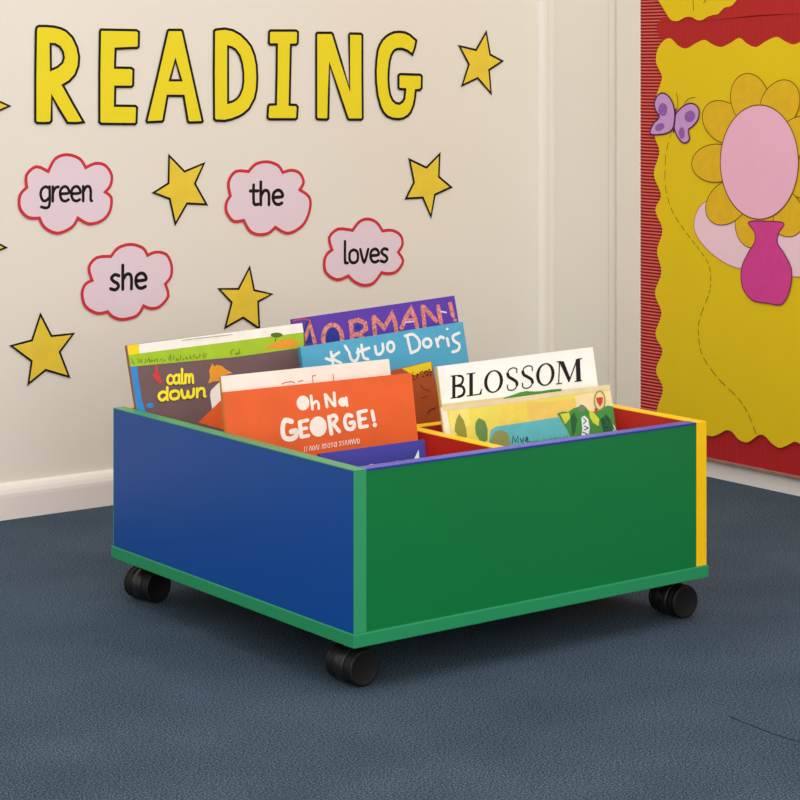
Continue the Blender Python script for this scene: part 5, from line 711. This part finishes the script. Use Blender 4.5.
# skirting with a rounded top
def skirting(name, pts_y, along, z):
    bm_ = MB()
    prof = [(0,0),(.013,0),(.013,z*.62),(.0125,z*.72),(.010,z*.84),(.007,z*.93),(.003,z*.985),(0,z)]
    a0, a1 = along
    for i in range(len(prof)-1):
        (d0,z0),(d1,z1) = prof[i], prof[i+1]
        if pts_y == 'back': bm_.face([(a0,WY-d0,z0),(a1,WY-d0,z0),(a1,WY-d1,z1),(a0,WY-d1,z1)], skirt_m, i > 1)
        else: bm_.face([(WX-d0,a0,z0),(WX-d0,a1,z0),(WX-d1,a1,z1),(WX-d1,a0,z1)], skirt_m, i > 1)
    return tag(bm_.build(name), kind='structure')
skirting('baseboard_back', 'back', (-2.2, WX), .0555)
skirting('baseboard_right', 'right', (-1.6, WY-.013), .0555)
# rounded corner strip and the half-round batten beside the notice board
def round_strip(name, c, r, t0, t1, z0, z1, sq=(1, 1)):
    bm_ = MB(); n = 12
    ring = [(c[0]+sq[0]*r*math.cos(t0+(t1-t0)*i/n), c[1]+sq[1]*r*math.sin(t0+(t1-t0)*i/n)) for i in range(n+1)]
    bm_.grid([[(x,y,z0) for x,y in ring],[(x,y,z1) for x,y in ring]], trim_m)
    return tag(bm_.build(name), kind='structure')
round_strip('trim_1', (2.586, WY), .0115, math.pi*1.0, math.pi*2.0, .0555, 2.5, (1, .45))
round_strip('trim_2', (WX, 2.8385), .0095, math.pi*.5, math.pi*1.5, .0555, 2.5, (.55, 1))

# ------------------------------------------------------------------ notice board on the right wall
def ridged(name, rgb_lo, rgb_hi, axis, pitch, strength, hi=.8):
    m = bpy.data.materials.new(name); m.use_nodes = True; nt = m.node_tree; N = nt.nodes; L = nt.links; p = N['Principled BSDF']
    p.inputs['Roughness'].default_value = .75; p.inputs['Specular IOR Level'].default_value = .2
    g = N.new('ShaderNodeNewGeometry'); wv = N.new('ShaderNodeTexWave'); wv.wave_type = 'BANDS'; wv.bands_direction = axis
    wv.inputs['Scale'].default_value = math.pi/10/pitch; wv.inputs['Distortion'].default_value = .25; wv.inputs['Detail'].default_value = 1; wv.inputs['Detail Scale'].default_value = .3
    L.new(g.outputs['Position'], wv.inputs['Vector'])
    rp = N.new('ShaderNodeValToRGB'); rp.color_ramp.elements[0].position = .25; rp.color_ramp.elements[1].position = hi
    rp.color_ramp.elements[0].color = lin(rgb_lo)+(1,); rp.color_ramp.elements[1].color = lin(rgb_hi)+(1,)
    L.new(wv.outputs['Fac'], rp.inputs['Fac']); L.new(rp.outputs['Color'], p.inputs['Base Color'])
    bp = N.new('ShaderNodeBump'); bp.inputs['Strength'].default_value = strength; bp.inputs['Distance'].default_value = .001
    L.new(wv.outputs['Fac'], bp.inputs['Height']); L.new(bp.outputs['Normal'], p.inputs['Normal'])
    MATS[name] = m; return m
red_v = ridged('red_card_upright_ridges', (168,28,34), (180,34,38), 'Y', .0055, .35)
MATS['strip_red'] = ridged('red_strip_card', (168,32,33), (180,40,38), 'Y', .0055, .3)
MATS['strip_red2'] = ridged('red_sheet_card', (172,34,34), (184,42,40), 'Y', .0055, .3)
red_h = ridged('red_card_level_ridges', (146,20,24), (214,98,88), 'Z', .0057, .2, 1.0)  # salmon bands paint in light caught by the upper slopes of the ridges
frame_m = mat('board_frame_paint', (230,221,207), .5, .3, .02, 8.)
wood_m = mat('board_lip_wood', (142,112,96), .6, .25, .1, 30.)

BY0, BY1, BZ0, BZ1 = 1.25, 2.7402, .0295, 1.30
nb = empty('notice_board', (WX, 2.0, BZ0), 'large notice board on the right wall, faced with red corrugated card in a cream frame', 'notice board')
b = MB(); b.box(BX, WX, BY0, BY1, BZ0+.006, BZ1, red_v); b.build('backing', parent=nb)
b = MB(); b.box(BX-.003, WX, BY1, 2.8015, BZ0, BZ1, frame_m, .0015); b.build('side_frame', parent=nb)
b = MB(); b.box(BX-.003, WX, BY0, BY1, BZ0, BZ0+.006, wood_m, .001); b.build('bottom_lip', parent=nb)
b = MB(); b.box(BX-.003, WX, BY0-.06, BY1+.061, BZ1, BZ1+.05, frame_m, .0015); b.build('top_frame', parent=nb)
# corrugated border strip with true ridges
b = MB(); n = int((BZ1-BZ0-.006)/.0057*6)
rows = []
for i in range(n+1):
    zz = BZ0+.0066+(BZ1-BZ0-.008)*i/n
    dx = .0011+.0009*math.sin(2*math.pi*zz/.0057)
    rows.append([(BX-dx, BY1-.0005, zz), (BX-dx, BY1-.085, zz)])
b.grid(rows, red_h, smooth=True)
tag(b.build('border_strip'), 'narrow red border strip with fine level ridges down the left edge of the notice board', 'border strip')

def paper(name, key, off, thick, label, cat, group=None):
    m = MB(); draw(m, key, off, thick)
    return tag(m.build(name), label, cat, group)
paper('paper_band', 'strip', .0025, .0005, 'wavy-ended red card band across the board above the large yellow poster', 'paper band')
paper('red_paper_sheet', 'strip2', .0034, .0004, 'red paper sheet at the top right of the board overlapping the red band', 'paper sheet')
paper('scalloped_poster', 'poster', .0034, .0005, 'large yellow scalloped poster with a dashed curving trail, on the red board', 'poster')
paper('scalloped_poster', 'poster_up', .0042, .0005, 'yellow scalloped poster at the top of the board, only its lower corner in view', 'poster')
paper('paper_butterfly', 'butterfly', .0046, .0006, 'lilac paper butterfly with dark plum outline on the yellow poster', 'butterfly')
fw = empty('paper_flower', (BX-.006, 2.43, .42), 'tall paper flower with pink centre and mustard petals in magenta vase on yellow poster', 'paper flower')
for part, rng in (('leaf', range(0, 2)), ('leaf', range(2, 4)), ('petals', range(4, 22)), ('flower_centre', range(22, 24))):
    fr, items = SHEETS['flower']; SHEETS['tmp'] = (fr, [items[i] for i in rng])
    m = MB(); draw(m, 'tmp', .0044 if part == 'leaf' else (.0050 if part == 'petals' else .0060), .0004, layer=.00003); m.build(part, parent=fw)
m = MB(); draw(m, 'vase', .0054, .0005); m.build('vase', parent=fw)

# ------------------------------------------------------------------ paper letters, stars and word clouds on the back wall
for k, lab in (('R', 'yellow paper letter R with black outline, first letter of READING on the wall'),
               ('E', 'yellow paper letter E with black outline, second letter of READING on the wall'),
               ('A', 'yellow paper letter A with black outline, third letter of READING on the wall'),
               ('D', 'yellow paper letter D with black outline, fourth letter of READING on the wall'),
               ('I', 'yellow paper letter I with black outline, fifth letter of READING on the wall'),
               ('N', 'yellow paper letter N with black outline, sixth letter of READING on the wall'),
               ('G', 'yellow paper letter G with black outline, last letter of READING on the wall')):
    paper('sign_letter', k, .0003, .0016, lab, 'letter', 'yellow letters spelling READING')
for k, lab in (('star_G', 'yellow paper star on the wall just right of the letter G'),
               ('star_loves', 'yellow paper star on the wall above and right of the word loves'),
               ('star_green', 'yellow paper star on the wall between the words green and the'),
               ('star_low', 'yellow paper star lowest on the wall, below and left of the word she'),
               ('star_mid', 'yellow paper star on the wall just above the back row of books'),
               ('star_edge_top', 'yellow paper star cut by the left picture edge beside the letter R'),
               ('star_edge_mid', 'yellow paper star cut by the left picture edge below the word green')):
    paper('wall_art_star', k, .0003, .0014, lab, 'star', 'yellow paper stars on the wall')
for k, w in (('cloud_green', 'green'), ('cloud_she', 'she'), ('cloud_the', 'the'), ('cloud_loves', 'loves')):
    paper('word_sign', k, .0003, .0014, 'pale pink paper cloud edged in red with the word '+w, 'word card', 'pink word clouds on the wall')

# ------------------------------------------------------------------ the book box on castors
X0, Y0 = BOX['x0'], BOX['y0']; X1, Y1 = X0+BOX['W'], Y0+BOX['D']
ZB0, ZB1, ZT, T, OV = BOX['zb0'], BOX['zb1'], BOX['zt'], BOX['t'], BOX['ov']
blue_p = mat('blue_laminate', (6,72,152), .36, .28, .02, 4.)
green_p = mat('green_laminate', (8,116,58), .36, .28, .02, 4.)
red_p = mat('red_laminate', (196,38,32), .4, .35, .02, 4.)
yel_e = mat('yellow_edging', (250,200,8), .35, .4, .02, 10.)
grn_e = mat('green_edging', (48,150,98), .35, .45, .02, 10.)
blu_e = mat('blue_edging', (72,70,176), .35, .45, .02, 10.)
navy_e = mat('navy_edging', (18,52,140), .4, .4, .02, 10.)
base_m = mat('green_base_board', (34,142,90), .38, .4, .02, 8.)
blk = mat('black_plastic', (20,20,21), .38, .45, .05, 60.)
blk2 = mat('black_rubber', (13,13,14), .55, .3, .05, 60.)
steel = mat('steel_stem', (120,122,126), .35, .6, .03, 40.)

root = empty('book_box', ((X0+X1)/2, (Y0+Y1)/2, 0), 'low blue and green open box on black castors, full of picture books', 'book box')
b = MB(); b.box(X0, X1, Y0, Y1, ZB0, ZB1, base_m, .0012); b.build('base', parent=root)
ax0, ax1, ay0, ay1 = X0+OV, X1-OV, Y0+OV, Y1-OV
E_ = .0009
def panel(name, x0, x1, y0, y1, z1, face_m, edge_m, long_axis, ends=True, label=None):
    b = MB(); b.box(x0, x1, y0, y1, ZB1, z1-E_, face_m)
    p = b.build(name, parent=root)
    if label: p['label'] = label
    e = MB()
    if long_axis == 'y':
        e.box(x0-.0002, x1+.0002, y0-(E_ if ends else 0), y1+(E_ if ends else 0), z1-E_-.0006, z1, edge_m, .0006)
        if ends:
            e.box(x0-.0002, x1+.0002, y0-E_, y0+.0006, ZB1, z1-E_-.0006, edge_m, .0006); e.box(x0-.0002, x1+.0002, y1-.0006, y1+E_, ZB1, z1-E_-.0006, edge_m, .0006)
    else:
        e.box(x0, x1, y0-.0002, y1+.0002, z1-E_-.0006, z1, edge_m, .0006)
    e.build('edge_band', parent=p)
    return p
panel('side_panel', ax0, ax0+T, ay0+E_, ay1-E_, ZT, blue_p, grn_e, 'y', label='blue side panel with green edging')
rp_ = panel('side_panel', ax1-T, ax1, ay0+E_, ay1-E_, ZT, red_p, yel_e, 'y', label='red side panel with yellow edging')
fp = panel('front_panel', ax0+T+.0002, ax1-T-.0002, ay0+.0012, ay0+T, ZT, green_p, blu_e, 'x', label='green front panel with blue top edging')
e = MB(); e.box(ax0+T+.0003, ax1-T-.0003, ay0+.0007, ay0+.0013, ZT-.0026, ZT-.0010, navy_e); e.build('edge_line', parent=fp)
panel('back_panel', ax0+T+.0002, ax1-T-.0002, ay1-T, ay1-.0012, ZT, red_p, yel_e, 'x', label='red back panel with yellow edging')
XD, ZD, YC = BOX['xd'], BOX['zd'], BOX['yc']
panel('divider', XD-T/2, XD+T/2, ay0+T+.0003, YC-T/2-.0003, ZD, red_p, yel_e, 'y', ends=False, label='red divider with yellow top edge')
panel('divider', ax0+T+.0003, ax1-T-.0003, YC-T/2, YC+T/2, ZD-.006, red_p, yel_e, 'x', label='red divider with yellow top edge')

def castor(cx, cy, rz):
    R_ = .0212
    ax = Vector((math.sin(rz), -math.cos(rz), 0))            # axle, pointing out of the front disc
    c = Vector((cx, cy, R_))
    loc = lambda: root.location
    hood = MB()
    # rounded hood between the wheels, wrapping their top
    rows = []
    sd = Vector((math.cos(rz), math.sin(rz), 0)); up = Vector((0, 0, 1))
    ring = []
    for i in range(25):
        t = math.radians(-52+284*i/24); ring.append((math.cos(t), math.sin(t)))
    for d, r in ((-.0085, .012), (-.0085, R_-.0002), (-.0075, R_+.0008), (.0068, R_+.0008), (.0078, R_-.0002), (.0078, .012)):
        rows.append([c+ax*d+sd*(x*r)+up*(y*r) for x, y in ring])
    hood.grid(rows, blk)
    hood.lathe(c+up*(R_-.002), (0, 0, 1), [(0, .0), (0, .0105), (ZB0-2*R_+.002-.004, .0095), (ZB0-2*R_+.002-.004, .0)], blk, 20)
    h = hood.build('castor', parent=root)
    for a, bb, sgn in ((.0083, .0235, 1), (-.0090, -.0265, -1)):
        w = MB(); s = sgn; th = abs(bb-a)
        w.lathe(c+ax*a, ax*s, [(0, 0), (0, R_-.002), (.0012, R_-.0004), (.002, R_), (th*.55, R_), (th*.58, R_-.0007), (th*.62, R_-.0007), (th*.65, R_), (th-.0022, R_-.0001), (th-.0008, R_-.0008), (th, R_-.0024), (th-.0006, R_-.0036), (th-.0006, 0)], blk2, 40)
        w.build('wheel', parent=h)
    st_ = MB(); st_.lathe(Vector((cx, cy, ZB0-.0075)), (0, 0, 1), [(0, .004), (.0045, .004), (.0045, .013), (.0074, .013)], steel, 20); st_.build('stem', parent=h)
for cx, cy, rz in ((1.3985, 1.957, .02), (1.9035, 1.953, -.05), (1.400, 2.425, .16), (1.885, 2.425, -.3)): castor(cx, cy, rz)

# ------------------------------------------------------------------ picture books leaning in the box
COVER = dict(calm=(108,82,84), norman=(82,44,158), doris=(78,166,202), white=(236,228,216), george=(230,94,34), blue=(66,62,158), brown=(166,76,26), blossom=(240,238,230), yellow=(232,212,78))
SPINE = dict(calm=(150,96,60), norman=(64,36,130), doris=(60,140,180), white=(214,150,70), george=(214,120,40), blue=(52,50,130), brown=(150,70,26), blossom=(226,208,130), yellow=(226,214,184))
pages_m = mat('book_pages', (240,233,220), .8, .1, .05, 900.)
LAB = dict(
 calm='brown picture book with a green and white top band and yellow words calm down',
 norman='purple picture book with large salmon letters, tallest at the back of the box',
 doris='light blue picture book with white brush lettering ending in Doris',
 white='white-topped picture book directly behind the orange one in the front of the box',
 george='orange picture book with chunky cream title ending in GEORGE!',
 blue='dark blue picture book standing lowest, in front of the orange book',
 brown='rust brown picture book with a yellow top corner, behind the divider',
 blossom='white picture book titled BLOSSOM in black serif capitals',
 yellow='yellow picture book with teal panel and green plants in front of the BLOSSOM book')
for k, d in BOOKS.items():
    O = Vector(d['O']); A = Vector(d['A']); U = Vector(d['U']); Nn = A.cross(U)
    W, Hh, Th = d['W'], d['H'], d['T']
    P = lambda a, u, n: O+A*a+U*u+Nn*n
    c0 = P(W/2, -Hh, -Th/2)
    r = empty('picture_book', tuple(c0), LAB[k], 'book', 'picture books in the book box')
    def slab(a0, a1, u0, u1, n0, n1, mt, name=None, m=None, smooth=False):
        m = m or MB()
        q = [P(a, u, n) for n in (n0, n1) for u in (u0, u1) for a in (a0, a1)]
        for f in ((4,5,7,6), (0,2,3,1), (0,1,5,4), (2,6,7,3), (0,4,6,2), (1,3,7,5)): m.face([q[i] for i in f], mt)
        return m.build(name, parent=r) if name else m
    cm = mat('cover_'+k, COVER[k], .42, .35, .05, 25.); sm_ = mat('spine_'+k, SPINE[k], .5, .3, .04, 40.)
    ct = min(.0012, Th*.2)
    m = slab(0, W, -Hh, 0, -ct, 0, cm); draw(m, 'book_'+k, .00004, 0, (0, W, -Hh, 0)); m.build('front_cover', parent=r)
    slab(ct*.6, W-.002, -Hh+.002, -.002, -Th+ct, -ct, pages_m, 'pages')
    slab(0, W, -Hh, 0, -Th, -Th+ct, cm, 'back_cover')
    slab(-.0006, ct*.6, -Hh, 0, -Th, 0, sm_, 'spine')

# ------------------------------------------------------------------ light
w = bpy.data.worlds.new('room_light'); scene.world = w; w.use_nodes = True
bg = w.node_tree.nodes['Background']; bg.inputs['Color'].default_value = (1.0, .985, .965, 1); bg.inputs['Strength'].default_value = 1.10
def area(name, loc, target, sx, sy, e, col):
    l = bpy.data.lights.new(name, 'AREA'); l.shape = 'RECTANGLE'; l.size = sx; l.size_y = sy; l.energy = e; l.color = col
    o = bpy.data.objects.new(name, l); COL.objects.link(o); o.location = loc
    o.rotation_euler = (Vector(target)-Vector(loc)).to_track_quat('-Z', 'Y').to_euler(); return o
area('ceiling_light', (1.6, 1.3, 2.45), (1.6, 1.7, 0), 1.8, 1.8, 19, (1, .985, .96))
area('front_fill_light', (-.3, -1.2, 1.2), (2.0, 2.6, .25), 2.4, 1.6, 50, (1, .99, .98))  # unseen fill added behind the camera to brighten the front faces

# ------------------------------------------------------------------ camera
cd = bpy.data.cameras.new('camera'); cam = bpy.data.objects.new('camera', cd); COL.objects.link(cam)
F_PX, V_H, YAW = 2100.4, 71.04, 53.161
cam.location = (0, 0, .7); cam.rotation_euler = (math.radians(90), 0, math.radians(YAW-90))
cd.sensor_fit = 'HORIZONTAL'; cd.sensor_width = 36; cd.lens = F_PX/800*36; cd.shift_y = -(400-V_H)/800; cd.clip_start = .05; cd.clip_end = 50
scene.camera = cam
scene.view_settings.view_transform = 'Standard'; scene.view_settings.look = 'None'; scene.view_settings.exposure = 0; scene.view_settings.gamma = 1
